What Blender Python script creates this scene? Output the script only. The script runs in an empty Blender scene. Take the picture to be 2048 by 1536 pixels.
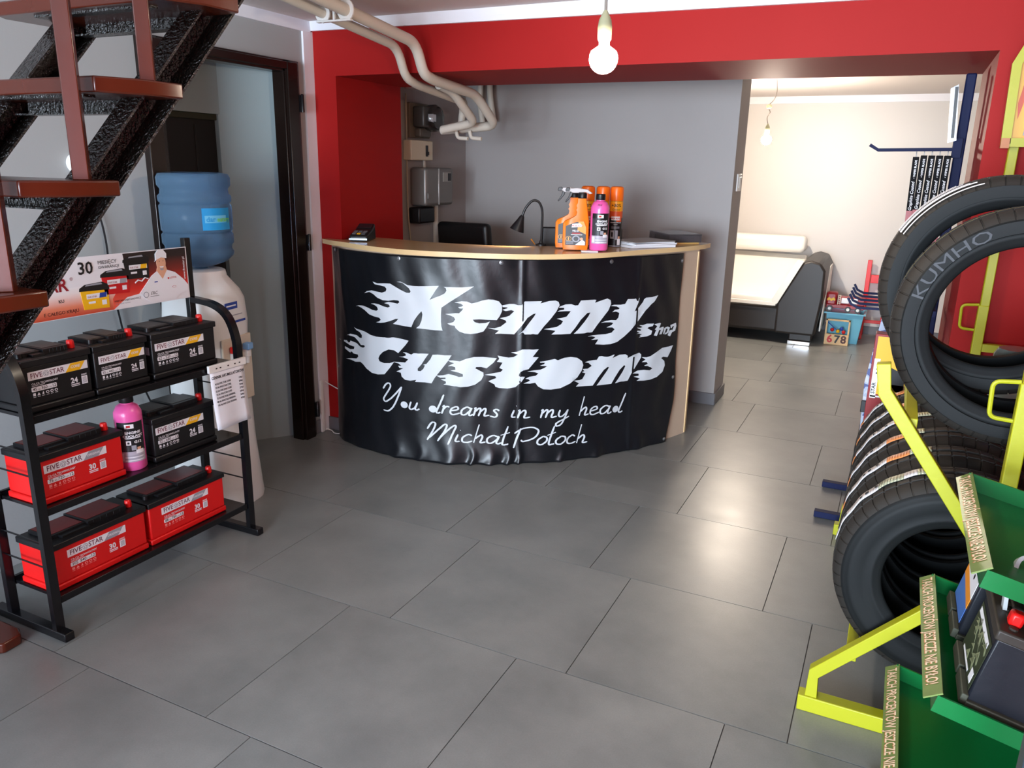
import bpy, bmesh, math, random
from mathutils import Vector, Matrix
from mathutils.geometry import delaunay_2d_cdt
random.seed(7)
PI = math.pi
sc = bpy.context.scene
COL = sc.collection
# ------------------------------------------------------------------ camera
cam = bpy.data.cameras.new('camera'); camo = bpy.data.objects.new('camera', cam); COL.objects.link(camo)
cam.sensor_fit = 'HORIZONTAL'; cam.sensor_width = 36.0; cam.lens = 1555.1*36/2048; cam.clip_start = .05; cam.clip_end = 60
yaw, pitch, roll = map(math.radians, (-25.8869, 15.6031, 1.1605))
fw = Vector((math.sin(yaw)*math.cos(pitch), math.cos(yaw)*math.cos(pitch), -math.sin(pitch)))
rt = Vector((math.cos(yaw), -math.sin(yaw), 0)); up = rt.cross(fw)
rt, up = rt*math.cos(roll)+up*math.sin(roll), -rt*math.sin(roll)+up*math.cos(roll)
M = Matrix((rt, up, -fw)).transposed().to_4x4(); M.translation = (0, 0, 1.5456)
camo.matrix_world = M
sc.camera = camo
# ------------------------------------------------------------------ world, lights, exposure
w = bpy.data.worlds.new('world'); sc.world = w; w.use_nodes = True
w.node_tree.nodes['Background'].inputs[0].default_value = (.55, .68, .9, 1)
w.node_tree.nodes['Background'].inputs[1].default_value = 1.0
def area(name, loc, rot, sx, sy, power, col):
    l = bpy.data.lights.new(name, 'AREA'); l.shape = 'RECTANGLE'; l.size = sx; l.size_y = sy; l.energy = power; l.color = col
    o = bpy.data.objects.new(name, l); COL.objects.link(o); o.location = loc; o.rotation_euler = rot
# daylight through the shop window behind the photographer
area('shop_window_daylight', (-.75, -3.98, 1.22), (math.radians(87), 0, math.radians(6)), 2.8, 1.9, 330, (.74, .87, 1.0))
sc.view_settings.view_transform = 'Standard'; sc.view_settings.look = 'None'
sc.view_settings.exposure = 1.25; sc.view_settings.gamma = 1.0; sc.view_settings.use_curve_mapping = False
BULB_FRONT, BULB_FAR = 190.0, 680.0
# ------------------------------------------------------------------ helpers
def lin(c): 
    c = c/255.0
    return c/12.92 if c <= .04045 else ((c+.055)/1.055)**2.4
def rgb(r, g, b): return (lin(r), lin(g), lin(b), 1.0)
MATS = {}
def mat(name, col, rough=.5, metal=0.0, bump=0.0, bscale=60.0, var=0.0, vscale=6.0, trans=0.0, ior=1.45, emit=0.0, coat=0.0, spec=None, alpha=1.0, bdist=.002):
    if name in MATS: return MATS[name]
    m = bpy.data.materials.new(name); m.use_nodes = True; nt = m.node_tree; b = nt.nodes['Principled BSDF']
    b.inputs['Base Color'].default_value = rgb(*col); b.inputs['Roughness'].default_value = rough; b.inputs['Metallic'].default_value = metal
    b.inputs['Transmission Weight'].default_value = trans; b.inputs['IOR'].default_value = ior; b.inputs['Coat Weight'].default_value = coat
    b.inputs['Alpha'].default_value = alpha
    if spec is not None: b.inputs['Specular IOR Level'].default_value = spec
    if emit: b.inputs['Emission Color'].default_value = rgb(*col); b.inputs['Emission Strength'].default_value = emit
    tc = nt.nodes.new('ShaderNodeTexCoord')
    if var:
        n = nt.nodes.new('ShaderNodeTexNoise'); n.inputs['Scale'].default_value = vscale; n.inputs['Detail'].default_value = 5
        r = nt.nodes.new('ShaderNodeMapRange'); r.inputs[3].default_value = 1-var; r.inputs[4].default_value = 1+var
        mx = nt.nodes.new('ShaderNodeVectorMath'); mx.operation = 'SCALE'; mx.inputs[0].default_value = rgb(*col)[:3]
        nt.links.new(tc.outputs['Object'], n.inputs[0]); nt.links.new(n.outputs[0], r.inputs[0]); nt.links.new(r.outputs[0], mx.inputs['Scale'])
        nt.links.new(mx.outputs[0], b.inputs['Base Color'])
    if bump:
        n = nt.nodes.new('ShaderNodeTexNoise'); n.inputs['Scale'].default_value = bscale; n.inputs['Detail'].default_value = 4
        bp = nt.nodes.new('ShaderNodeBump'); bp.inputs['Strength'].default_value = bump; bp.inputs['Distance'].default_value = bdist
        nt.links.new(tc.outputs['Object'], n.inputs[0]); nt.links.new(n.outputs[0], bp.inputs['Height']); nt.links.new(bp.outputs[0], b.inputs['Normal'])
    MATS[name] = m; return m
def ramp_mat(name, axis, lo, hi, stops, rough=.5):
    "printed colour gradient along one object axis"
    m = bpy.data.materials.new(name); m.use_nodes = True; nt = m.node_tree; b = nt.nodes['Principled BSDF']; b.inputs['Roughness'].default_value = rough
    tc = nt.nodes.new('ShaderNodeTexCoord'); sp = nt.nodes.new('ShaderNodeSeparateXYZ'); r = nt.nodes.new('ShaderNodeMapRange'); cr = nt.nodes.new('ShaderNodeValToRGB')
    r.inputs[1].default_value = lo; r.inputs[2].default_value = hi
    nt.links.new(tc.outputs['Object'], sp.inputs[0]); nt.links.new(sp.outputs[axis], r.inputs[0]); nt.links.new(r.outputs[0], cr.inputs[0]); nt.links.new(cr.outputs[0], b.inputs['Base Color'])
    e = cr.color_ramp.elements
    while len(e) < len(stops): e.new(.5)
    for k, (p, c) in enumerate(stops): e[k].position = p; e[k].color = rgb(*c)
    MATS[name] = m; return m
def org(p):
    v = Vector((0, 0, 0))
    while p is not None: v += p.location; p = p.parent
    return v
class MB:
    def __init__(s): s.v = []; s.f = []; s.m = []
    def add(s, vs, fs, m=0, mx=None):
        k = len(s.v)
        for p in vs:
            p = Vector(p)
            if mx is not None: p = mx @ p
            s.v.append(p)
        for f in fs: s.f.append([i+k for i in f]); s.m.append(m)
        return s
    def box(s, x0, x1, y0, y1, z0, z1, m=0, mx=None):
        vs = [(x, y, z) for x in (x0, x1) for y in (y0, y1) for z in (z0, z1)]
        return s.add(vs, [(0,1,3,2),(4,6,7,5),(0,4,5,1),(2,3,7,6),(0,2,6,4),(1,5,7,3)], m, mx)
    def prism(s, pts, fr, h, m=0):
        "polygon pts (u,v) in frame fr (origin,u,v) extruded by h along the normal u x v"
        o, u, v = map(Vector, fr); n = u.cross(v).normalized(); k = len(pts)
        a = sum(pts[i][0]*pts[(i+1) % k][1]-pts[(i+1) % k][0]*pts[i][1] for i in range(k))
        if a < 0: pts = list(reversed(pts))
        vs = [o+u*p[0]+v*p[1] for p in pts]; vs += [q+n*h for q in vs]
        if h < 0: vs = vs[k:]+vs[:k]
        fs = [list(range(k, 2*k)), list(range(k-1, -1, -1))]+[(i, (i+1) % k, (i+1) % k+k, i+k) for i in range(k)]
        return s.add(vs, fs, m)
    def zprism(s, pts, z0, z1, m=0): return s.prism(pts, ((0,0,z0),(1,0,0),(0,1,0)), z1-z0, m)
    def rect(s, fr, u0, u1, v0, v1, h, m=0, base=0.0, sk=0.0):
        o, u, v = map(Vector, fr); n = u.cross(v).normalized()
        return s.prism([(u0,v0),(u1,v0),(u1+sk,v1),(u0+sk,v1)], (o+n*base, u, v), h, m)
    def disc(s, fr, cu, cv, r, h, m=0, base=0.0, n=20, r2=None):
        o, u, v = map(Vector, fr); nn = u.cross(v).normalized()
        return s.prism([(cu+r*math.cos(2*PI*i/n), cv+(r2 or r)*math.sin(2*PI*i/n)) for i in range(n)], (o+nn*base, u, v), h, m)
    def lathe(s, prof, c=(0,0,0), n=24, m=0, mx=None, cap=True, sy=1.0):
        vs = []; fs = []
        for (r, z) in prof:
            for i in range(n): t = 2*PI*i/n; vs.append((c[0]+r*math.cos(t), c[1]+sy*r*math.sin(t), c[2]+z))
        for j in range(len(prof)-1):
            for i in range(n): fs.append((j*n+i, j*n+(i+1) % n, (j+1)*n+(i+1) % n, (j+1)*n+i))
        if cap:
            if prof[0][0] > 1e-6: fs.append(list(range(n-1, -1, -1)))
            if prof[-1][0] > 1e-6: fs.append([(len(prof)-1)*n+i for i in range(n)])
        return s.add(vs, fs, m, mx)
    def tube(s, pts, r, n=10, m=0, cap=True, sec=None, upv=(0,0,1), closed=False):
        pts = [Vector(p) for p in pts]; N = len(pts)
        if sec is None: sec = [(math.cos(2*PI*i/n), math.sin(2*PI*i/n)) for i in range(n)]
        else: n = len(sec)
        rr = r if isinstance(r, (list, tuple)) else [r]*N
        T = []
        for i in range(N):
            if closed: a, b = pts[i-1], pts[(i+1) % N]
            else: a, b = pts[max(i-1, 0)], pts[min(i+1, N-1)]
            T.append((b-a).normalized())
        u = Vector(upv); 
        if abs(u.dot(T[0])) > .98: u = Vector((0, 1, 0)) if abs(T[0].y) < .9 else Vector((1, 0, 0))
        vs = []; fs = []
        for i in range(N):
            u = (u-T[i]*u.dot(T[i]))
            u.normalize(); w_ = T[i].cross(u)
            for (a, b) in sec: vs.append(pts[i]+(w_*a+u*b)*rr[i])
        K = N if closed else N-1
        for i in range(K):
            j = (i+1) % N
            for k in range(n): fs.append((i*n+k, i*n+(k+1) % n, j*n+(k+1) % n, j*n+k))
        if cap and not closed: fs.append(list(range(n-1, -1, -1))); fs.append([(N-1)*n+k for k in range(n)])
        return s.add(vs, fs, m)
    def bar(s, a, b, w_, h_, m=0, upv=(0,0,1)):
        "rectangular section bar from a to b, h_ along upv"
        return s.tube([a, b], 1.0, sec=[(-w_/2,-h_/2),(w_/2,-h_/2),(w_/2,h_/2),(-w_/2,h_/2)], upv=upv, m=m)
    def bars(s, pts, w_, h_, m=0, upv=(0,0,1)):
        return s.tube(pts, 1.0, sec=[(-w_/2,-h_/2),(w_/2,-h_/2),(w_/2,h_/2),(-w_/2,h_/2)], upv=upv, m=m)
    def text(s, fr, txt, u, v, size, m=0, base=.0006, align='L', bold=0.0, xs=1.0, fn=None, shear=0.0):
        vs, fs, wd = glyphs(txt, bold, shear)
        if fn is None: o, uu, vv = map(Vector, fr); n = uu.cross(vv).normalized()
        du = -wd*size*xs*(.5 if align == 'C' else (1 if align == 'R' else 0))
        if fn: P = [fn(u+du+a*size*xs, v+b*size) for a, b in vs]
        else: P = [o+uu*(u+du+a*size*xs)+vv*(v+b*size)+n*base for a, b in vs]
        return s.add(P, fs, m)
    def build(s, name, mats, parent=None, bevel=0.0, smooth=35, segs=2, local=False):
        o_ = Vector((0,0,0)) if (parent is None or local) else org(parent)
        me = bpy.data.meshes.new(name); me.from_pydata([tuple(p-o_) for p in s.v], [], s.f)
        for mm in (mats if isinstance(mats, (list, tuple)) else [mats]): me.materials.append(mm)
        me.polygons.foreach_set('material_index', s.m)
        me.update()
        ob = bpy.data.objects.new(name, me); COL.objects.link(ob)
        if parent is not None: ob.parent = parent
        if bevel:
            b = ob.modifiers.new('bevel', 'BEVEL'); b.width = bevel; b.segments = segs; b.limit_method = 'ANGLE'; b.angle_limit = math.radians(40)
        if smooth:
            me.polygons.foreach_set('use_smooth', [True]*len(me.polygons)); me.set_sharp_from_angle(angle=math.radians(smooth))
        return ob
_G = {}
def glyphs(txt, bold=0.0, shear=0.0):
    k = (txt, bold, shear)
    if k in _G: return _G[k]
    c = bpy.data.curves.new('t', 'FONT'); c.body = txt; c.size = 1.0; c.resolution_u = 2; c.offset = bold; c.shear = shear; c.fill_mode = 'FRONT'
    o = bpy.data.objects.new('t', c); COL.objects.link(o); dg = bpy.context.evaluated_depsgraph_get()
    me = bpy.data.meshes.new_from_object(o.evaluated_get(dg)); bm = bmesh.new(); bm.from_mesh(me); bmesh.ops.triangulate(bm, faces=bm.faces[:]); bm.to_mesh(me); bm.free(); vs = [(v.co.x, v.co.y) for v in me.vertices]; fs = [list(p.vertices) for p in me.polygons]
    fs2 = []
    for f in fs:
        a = sum(vs[f[i]][0]*vs[f[(i+1) % len(f)]][1]-vs[f[(i+1) % len(f)]][0]*vs[f[i]][1] for i in range(len(f)))
        fs2.append(f if a > 0 else f[::-1])
    bpy.data.objects.remove(o); bpy.data.curves.remove(c); bpy.data.meshes.remove(me)
    wd = max([v[0] for v in vs], default=0)
    _G[k] = (vs, fs2, wd); return _G[k]
def thing(name, label, cat, loc=(0,0,0), group=None):
    o = bpy.data.objects.new(name, None); COL.objects.link(o); o.location = loc; o['label'] = label; o['category'] = cat; o.empty_display_size = .05
    if group: o['group'] = group
    return o
def tag(o, label, cat, group=None):
    o['label'] = label; o['category'] = cat
    if group: o['group'] = group
    return o
def struct(o): o['kind'] = 'structure'; return o
def dup(root, loc=None, rot=None, label=None):
    r = root.copy(); COL.objects.link(r)
    if loc is not None: r.location = loc
    if rot is not None: r.rotation_euler = rot
    if label: r['label'] = label
    for ch in list(root.children):
        c = ch.copy(); COL.objects.link(c); c.parent = r
        for g in list(ch.children): d = g.copy(); COL.objects.link(d); d.parent = c
    return r
def crv(P, n=6):
    P = [Vector(p) for p in P]; P = [P[0]*2-P[1]]+P+[P[-1]*2-P[-2]]; o = []
    for i in range(1, len(P)-2):
        a, b, c, d = P[i-1:i+3]
        for k in range(n):
            t = k/n; o.append(.5*((2*b)+(-a+c)*t+(2*a-5*b+4*c-d)*t*t+(-a+3*b-3*c+d)*t**3))
    o.append(P[-2]); return o
def fillet(P, r, n=5):
    P = [Vector(p) for p in P]; o = [P[0]]
    for i in range(1, len(P)-1):
        a = (P[i-1]-P[i]); b = (P[i+1]-P[i]); q = min(r, a.length*.45, b.length*.45); A = P[i]+a.normalized()*q; B = P[i]+b.normalized()*q
        for k in range(n+1): t = k/n; o.append(A*(1-t)**2+P[i]*2*t*(1-t)+B*t*t)
    o.append(P[-1]); return o
SQ = lambda a, b: [(-a/2,-b/2),(a/2,-b/2),(a/2,b/2),(-a/2,b/2)]
# ------------------------------------------------------------------ materials
WALLG = mat('wall_grey_paint', (160,155,153), .62, bump=.25, bscale=90, var=.02, vscale=2, bdist=.001)
WALLL = mat('wall_light_grey_paint', (158,160,160), .6, bump=.25, bscale=90, var=.02, vscale=2, bdist=.001)
WALLF = mat('wall_pale_paint', (205,202,199), .6, bump=.2, bscale=90, bdist=.001)
RED = mat('wall_red_paint', (152,10,8), .62, spec=.3, bump=.12, bscale=70, var=.04, vscale=2, bdist=.001)
CEIL = mat('ceiling_paint', (206,198,194), .7)
TRIM = mat('white_trim_paint', (226,226,232), .5)
NICHE = mat('passage_plaster', (140,154,156), .7, bump=.3, bscale=30, var=.05, vscale=3)
SKIRT = mat('grey_skirting_tile', (105,104,108), .45, var=.06)
BLK = mat('black_enamel', (14,14,17), .28)
BLKM = mat('black_plastic', (19,19,22), .42)
DARKWOOD = mat('dark_brown_gloss_frame', (24,15,12), .25, bump=.3, bscale=25)
VOIDM = mat('dark_interior_panel', (12,11,11), .6)
WHITE = mat('white_plastic', (226,226,224), .35)
PIPE = mat('cream_painted_pipe', (206,199,186), .4)
PAPER = mat('white_paper', (226,228,235), .7)
PRINTW = mat('white_print', (232,232,236), .5)
PRINTK = mat('black_print', (22,20,22), .5)
PRINTR = mat('red_print', (190,20,26), .45)
PRINTB = mat('blue_print', (30,60,150), .5)
PRINTP = mat('purple_print', (96,22,52), .5)
PRINTY = mat('yellow_print', (236,180,22), .45)
PRINTG = mat('grey_print', (150,152,162), .45)
CHROME = mat('chrome', (220,220,222), .15, metal=1)
STEEL = mat('dull_steel', (150,150,152), .4, metal=.8)
REDP = mat('red_plastic', (215,24,22), .35)
def floor_mat():
    m = bpy.data.materials.new('grey_stone_tile'); m.use_nodes = True; nt = m.node_tree; b = nt.nodes['Principled BSDF']
    tc = nt.nodes.new('ShaderNodeTexCoord'); oi = nt.nodes.new('ShaderNodeObjectInfo'); ad = nt.nodes.new('ShaderNodeVectorMath'); ad.operation = 'ADD'
    geo = nt.nodes.new('ShaderNodeNewGeometry'); nt.links.new(geo.outputs['Position'], ad.inputs[0])
    sc_ = nt.nodes.new('ShaderNodeMath'); sc_.operation = 'MULTIPLY'; sc_.inputs[1].default_value = 40; nt.links.new(oi.outputs['Random'], sc_.inputs[0]); nt.links.new(sc_.outputs[0], ad.inputs[1])
    n1 = nt.nodes.new('ShaderNodeTexNoise'); n1.inputs['Scale'].default_value = 3.2; n1.inputs['Detail'].default_value = 6; n1.inputs['Roughness'].default_value = .6
    n2 = nt.nodes.new('ShaderNodeTexNoise'); n2.inputs['Scale'].default_value = 220; n2.inputs['Detail'].default_value = 2
    nt.links.new(ad.outputs[0], n1.inputs[0]); nt.links.new(geo.outputs['Position'], n2.inputs[0])
    cr = nt.nodes.new('ShaderNodeValToRGB'); e = cr.color_ramp.elements; e[0].position = .3; e[0].color = rgb(*FLOORA); e[1].position = .72; e[1].color = rgb(*FLOORB)
    nt.links.new(n1.outputs[0], cr.inputs[0])
    mx = nt.nodes.new('ShaderNodeMix'); mx.data_type = 'RGBA'; mx.blend_type = 'OVERLAY'; mx.inputs[0].default_value = .12
    nt.links.new(cr.outputs[0], mx.inputs[6]); nt.links.new(n2.outputs[0], mx.inputs[7]); nt.links.new(mx.outputs[2], b.inputs['Base Color'])
    r = nt.nodes.new('ShaderNodeMapRange'); r.inputs[3].default_value = .26; r.inputs[4].default_value = .42; nt.links.new(n1.outputs[0], r.inputs[0]); nt.links.new(r.outputs[0], b.inputs['Roughness'])
    bp = nt.nodes.new('ShaderNodeBump'); bp.inputs['Strength'].default_value = .12; bp.inputs['Distance'].default_value = .001; nt.links.new(n2.outputs[0], bp.inputs['Height']); nt.links.new(bp.outputs[0], b.inputs['Normal'])
    MATS['floor'] = m; return m
FLOORA, FLOORB = (112,115,114), (134,136,134)
TILE = floor_mat()
GROUT = mat('dark_grout', (74,72,70), .8)
# ------------------------------------------------------------------ room shell
H = 2.26
T = .672
fl = struct(MB().box(-3.3, 1.4, -4.0, 8.5, -.06, -.004).build('floor', GROUT))
ROWOFF = {}
for i, off in enumerate([.868, .611, .868, .611]): ROWOFF[3-i] = off      # row 3: L3-L4 .. row 0: L0-L1
for i, off in enumerate([.878, .647, .911, .675, .90, .65, .90, .65, .9]): ROWOFF[-1-i] = off
for i, off in enumerate([.611, .868, .611, .868, .611, .868, .611, .868]): ROWOFF[4+i] = off
ROOM = [(-2.94, .80, -3.9, 3.53), (-2.94, 1.3, 3.53, 8.45), (-3.2, -2.94, 2.48, 3.41)]
Y0 = 4.9768*T
full = None
g = .0016
for k, off in sorted(ROWOFF.items()):
    ya, yb = Y0-(k+1)*T, Y0-k*T
    for n in range(-6, 4):
        xa = (off+n)*T; xb = xa+T
        for (X0, X1, YY0, YY1) in ROOM[:2]:
            a, b, c, d = max(xa+g, X0), min(xb-g, X1), max(ya+g, YY0), min(yb-g, YY1)
            if b-a < .01 or d-c < .01: continue
            if YY0 > 3 and c > 5.2 and b < -2.0 and d < 5.5: continue
            isfull = abs(b-a-T+2*g) < 1e-6 and abs(d-c-T+2*g) < 1e-6
            if isfull and full is not None:
                o = bpy.data.objects.new('floor_tile', full); COL.objects.link(o)
            else:
                o = MB().box(0, b-a, 0, d-c, -.008, 0).build('floor_tile', TILE, None, smooth=0)
                if isfull: full = o.data
            o.parent = fl; o.location = (a, c, 0)
# walls
mb = MB(); W0 = -2.94
mb.box(W0-.06, W0, -3.9, 2.47, 0, H); mb.box(W0-.06, W0, 2.47, 3.40, 2.035, H); mb.box(W0-.06, W0, 3.40, 4.2, 0, H)
struct(mb.build('wall_left', WALLL, smooth=0))
struct(MB().box(W0-.06, W0, 4.2, 5.2, 0, H).build('wall_left_alcove', WALLG, smooth=0))
struct(MB().box(W0-.06, -.99, 5.2, 5.5, 0, H).build('wall_back', WALLG, smooth=0))
struct(MB().box(-3.4, 1.36, 8.45, 8.55, 0, H).build('wall_far', WALLF, smooth=0))
struct(MB().box(-3.4, -3.34, 5.5, 8.45, 0, H).build('wall_far_left', WALLF, smooth=0))
struct(MB().box(1.3, 1.36, 3.53, 8.45, 0, H).build('wall_far_right', WALLF, smooth=0))
mb = MB(); mb.box(-2.94, -2.786, 3.53, 4.135, 0, 1.99)
mb.zprism([(-2.94,3.53),(.86,3.53),(.86,4.33),(-2.94,4.13)], 1.99, H)
mb.box(.24, .86, 3.53, 4.30, 0, 1.99)
struct(mb.build('wall_red', RED, smooth=0))
struct(MB().box(.80, .86, -3.9, 3.53, 0, H).build('wall_right', RED, smooth=0))
mb = MB(); mb.box(-2.94, -2.2, -3.96, -3.9, 0, H); mb.box(-2.2, .70, -3.96, -3.9, 0, .2); mb.box(-2.2, .70, -3.96, -3.9, 2.18, H); mb.box(.70, .86, -3.96, -3.9, 0, H)
struct(mb.build('wall_front', WALLL, smooth=0))
mb = MB(); mb.box(-3.4, 1.36, 2.0, 8.55, H, H+.08); mb.box(-3.4, -2.45, -4.0, 2.0, H, H+.08); mb.box(-1.45, 1.36, -4.0, 2.0, H, H+.08); mb.box(-2.45, -1.45, -4.0, -.6, H, H+.08)
struct(mb.build('ceiling', CEIL, smooth=0))
mb = MB(); mb.box(-2.5, -2.45, -.65, 2.05, H+.08, 3.5); mb.box(-1.45, -1.40, -.65, 2.05, H+.08, 3.5); mb.box(-2.45, -1.45, 2.0, 2.05, H+.08, 3.5); mb.box(-2.45, -1.45, -.65, -.6, H+.08, 3.5); mb.box(-2.5, -1.4, -.65, 2.05, 3.5, 3.55)
struct(mb.build('wall_stairwell', WALLL, smooth=0))
# passage behind the left door opening
mb = MB(); mb.zprism([(-2.985,3.40),(-3.205,3.10),(-3.30,3.10),(-3.30,3.46),(-2.985,3.46)], 0, 2.06)
mb.box(-3.26, -3.2, 2.45, 3.12, 1.775, 2.06); mb.box(-3.26, -3.0, 2.40, 2.47, 0, 2.06); mb.box(-3.26, -3.0, 2.4, 3.46, 2.045, 2.10)
struct(mb.build('wall_passage', NICHE, smooth=0))
mb = MB(); mb.box(-3.29, -3.23, 2.47, 3.10, 0, 1.775)
for y in (2.6, 2.78, 2.96): mb.box(-3.232, -3.226, y, y+.012, .02, 1.72)
mb.box(-3.232, -3.215, 2.47, 3.10, 1.745, 1.775, 1)
d2 = struct(mb.build('door_2', [VOIDM, mat('olive_top_board', (40,42,24), .6)], bevel=.003))
for (a, b, nm) in ((-3.0, -2.94, 'floor_passage'),): struct(MB().box(-3.26, -2.94, 2.47, 3.41, -.02, 0).build(nm, TILE, smooth=0))
# dark wooden frame of the opening
mb = MB()
def jamb(y0, y1, s):
    mb.box(-3.0, -2.925, y0, y1, 0, 2.05)
    mb.box(-2.945, -2.905, y0+.012*s+(0 if s > 0 else 0), y1-.03, 0, 2.04)
    mb.box(-2.945, -2.915, y0+.045, y1-.015, 0, 2.045)
jamb(3.285, 3.404, 1); jamb(2.43, 2.53, -1)
mb.box(-3.0, -2.925, 2.43, 3.404, 1.99, 2.05); mb.box(-2.945, -2.908, 2.45, 3.38, 2.002, 2.04)
d1 = struct(mb.build('door_1', DARKWOOD, bevel=.004))
for z in (1.08, .12, 1.80):
    h = MB(); h.lathe([(.009,0),(.009,.085),(.006,.09)], (-2.90, 3.392, z)); h.box(-2.922, -2.9, 3.375, 3.395, z, z+.085); h.build('hinge', BLK, d1)
# trims
mb = MB()
mb.add([(-2.93,3.53,2.214),(.80,3.53,2.178),(.80,3.512,2.178),(-2.93,3.512,2.214),(-2.93,3.53,H),(.80,3.53,H),(.80,3.505,H),(-2.93,3.505,H)],
       [(0,1,2,3),(3,2,6,7),(4,7,6,5),(0,3,7,4),(1,5,6,2),(0,4,5,1)])
struct(mb.build('trim_1', TRIM, smooth=0))
struct(MB().box(-2.94, -2.925, -3.9, 3.512, 2.205, H).build('trim_2', TRIM, smooth=0))
struct(MB().box(-2.94, -2.928, 3.455, 3.53, 0, 2.21).build('trim_3', TRIM, smooth=0))
struct(MB().box(-3.34, 1.3, 8.425, 8.45, 2.195, H).build('trim_4', TRIM, smooth=0))
mb = MB(); mb.box(-2.94, -2.93, 3.406, 3.455, 0, .08); struct(mb.build('baseboard_left', SKIRT, bevel=.001))
mb = MB(); mb.box(-2.928, -2.776, 3.519, 3.53, 0, .08); mb.box(-2.786, -2.776, 3.53, 4.14, 0, .08); struct(mb.build('baseboard_red', SKIRT, bevel=.001))
mb = MB(); mb.box(-2.93, -.98, 5.188, 5.2, 0, .08); mb.box(-.99, -.978, 5.2, 5.51, 0, .08); mb.box(-2.93, -.98, 5.5, 5.512, 0, .08); struct(mb.build('baseboard_back', SKIRT, bevel=.001))
struct(MB().box(-2.94, -2.93, 4.2, 5.188, 0, .08).build('baseboard_alcove', SKIRT, bevel=.001))
struct(MB().box(-3.3, 1.3, 8.438, 8.45, 0, .08).build('baseboard_far', SKIRT, bevel=.001))
struct(MB().box(.24, .80, 3.518, 3.53, 0, .08).build('baseboard_right', SKIRT, bevel=.001))
# ------------------------------------------------------------------ reception counter
CP = crv([(-2.87,3.522,0),(-2.76,3.452,0),(-2.672,3.40,0),(-2.465,3.345,0),(-2.296,3.337,0),(-2.105,3.366,0),(-1.936,3.423,0),(-1.767,3.513,0),(-1.545,3.679,0),(-1.339,3.908,0),(-1.185,4.127,0),(-1.075,4.341,0),(-1.004,4.517,0)], 24)
CL = [0.0]
for a, b in zip(CP, CP[1:]): CL.append(CL[-1]+(b-a).length)
def cpos(u):
    "point and outward normal on the counter front at arc length u"
    u = max(0, min(CL[-1]-1e-6, u)); lo, hi = 0, len(CL)-1
    while hi-lo > 1:
        m_ = (lo+hi)//2
        if CL[m_] <= u: lo = m_
        else: hi = m_
    t = (u-CL[lo])/(CL[hi]-CL[lo]); p = CP[lo].lerp(CP[hi], t); d0 = (CP[min(lo+1, len(CP)-1)]-CP[lo]).normalized(); d1 = (CP[min(lo+2, len(CP)-1)]-CP[min(lo+1, len(CP)-2)]).normalized()
    d = d0.lerp(d1, t).normalized(); return p, Vector((d.y, -d.x, 0))
BODY = mat('beige_laminate', (196,172,150), .45, var=.03)
TOPM = mat('beech_laminate_top', (196,166,124), .22, var=.05, vscale=10, bump=.05, bscale=200)
EDGE = mat('beech_edge_band', (222,190,140), .4, var=.04, vscale=14)
t = thing('reception_counter', 'curved beech-topped reception counter wrapped in a black banner', 'counter', (-1.9,4.0,0))
mb = MB(); N = 64; us = [CL[-1]*i/N for i in range(N+1)]; vs = []; 
for u in us:
    p, n = cpos(u); vs += [p-n*.012, p-n*.03]
k = len(vs); V = [v+Vector((0,0,.0)) for v in vs]+[v+Vector((0,0,1.11)) for v in vs]
F = []
for i in range(N):
    a = 2*i; F += [(a,a+2,k+a+2,k+a),(a+3,a+1,k+a+1,k+a+3),(k+a,k+a+2,k+a+3,k+a+1)]
F += [(0,k,k+1,1),(2*N+1,k+2*N+1,k+2*N,2*N)]
mb.add(V, F); mb.build('front_panel', BODY, t)
pe, ne = cpos(CL[-1])
de = Vector((-ne.y, ne.x, 0)) 
MB().bar(pe-ne*.02+Vector((0,0,.55))-Vector((0,0,.545)), pe-ne*.02+Vector((0,0,1.1)), .018, .03, upv=(0,1,0)).build('edge_post', EDGE, t, bevel=.002)
MB().box(-1.46, -1.03, 4.515, 4.535, 0, 1.11).build('side_panel', BODY, t, bevel=.001)
front = [(-2.90,3.50),(-2.80,3.447),(-2.677,3.408),(-2.46,3.325),(-2.245,3.285),(-2.07,3.300),(-1.96,3.326),(-1.726,3.395),(-1.516,3.524),(-1.334,3.735),(-1.198,4.04),(-1.075,4.30),(-1.0,4.52),(-.985,4.66)]
back = [(-1.33,4.78),(-1.36,4.62),(-1.43,4.34),(-1.55,4.08),(-1.762,3.83),(-1.983,3.74),(-2.318,3.70),(-2.524,3.73),(-2.770,3.76),(-2.772,3.524),(-2.88,3.524)]
fp = [tuple(p[:2]) for p in crv([(a,b,0) for a,b in front], 6)]; bp_ = [tuple(p[:2]) for p in crv([(a,b,0) for a,b in back[:9]], 4)]
mb = MB(); P2 = fp+bp_+back[9:]
mb.zprism(P2, 1.112, 1.137, 0); top = mb.build('countertop', [TOPM, EDGE], t, smooth=30)
for p_ in top.data.polygons:
    if abs(p_.normal.z) < .5: p_.material_index = 1
mb = MB(); inner = [(-2.72,3.76),(-2.30,3.72),(-1.95,3.78),(-1.70,3.95),(-1.50,4.25),(-1.40,4.5),(-1.95,4.5),(-2.15,4.35),(-2.72,4.2)]
mb.zprism(inner, .72, .745); mb.build('inner_worktop', EDGE, t, bevel=.002)
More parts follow.
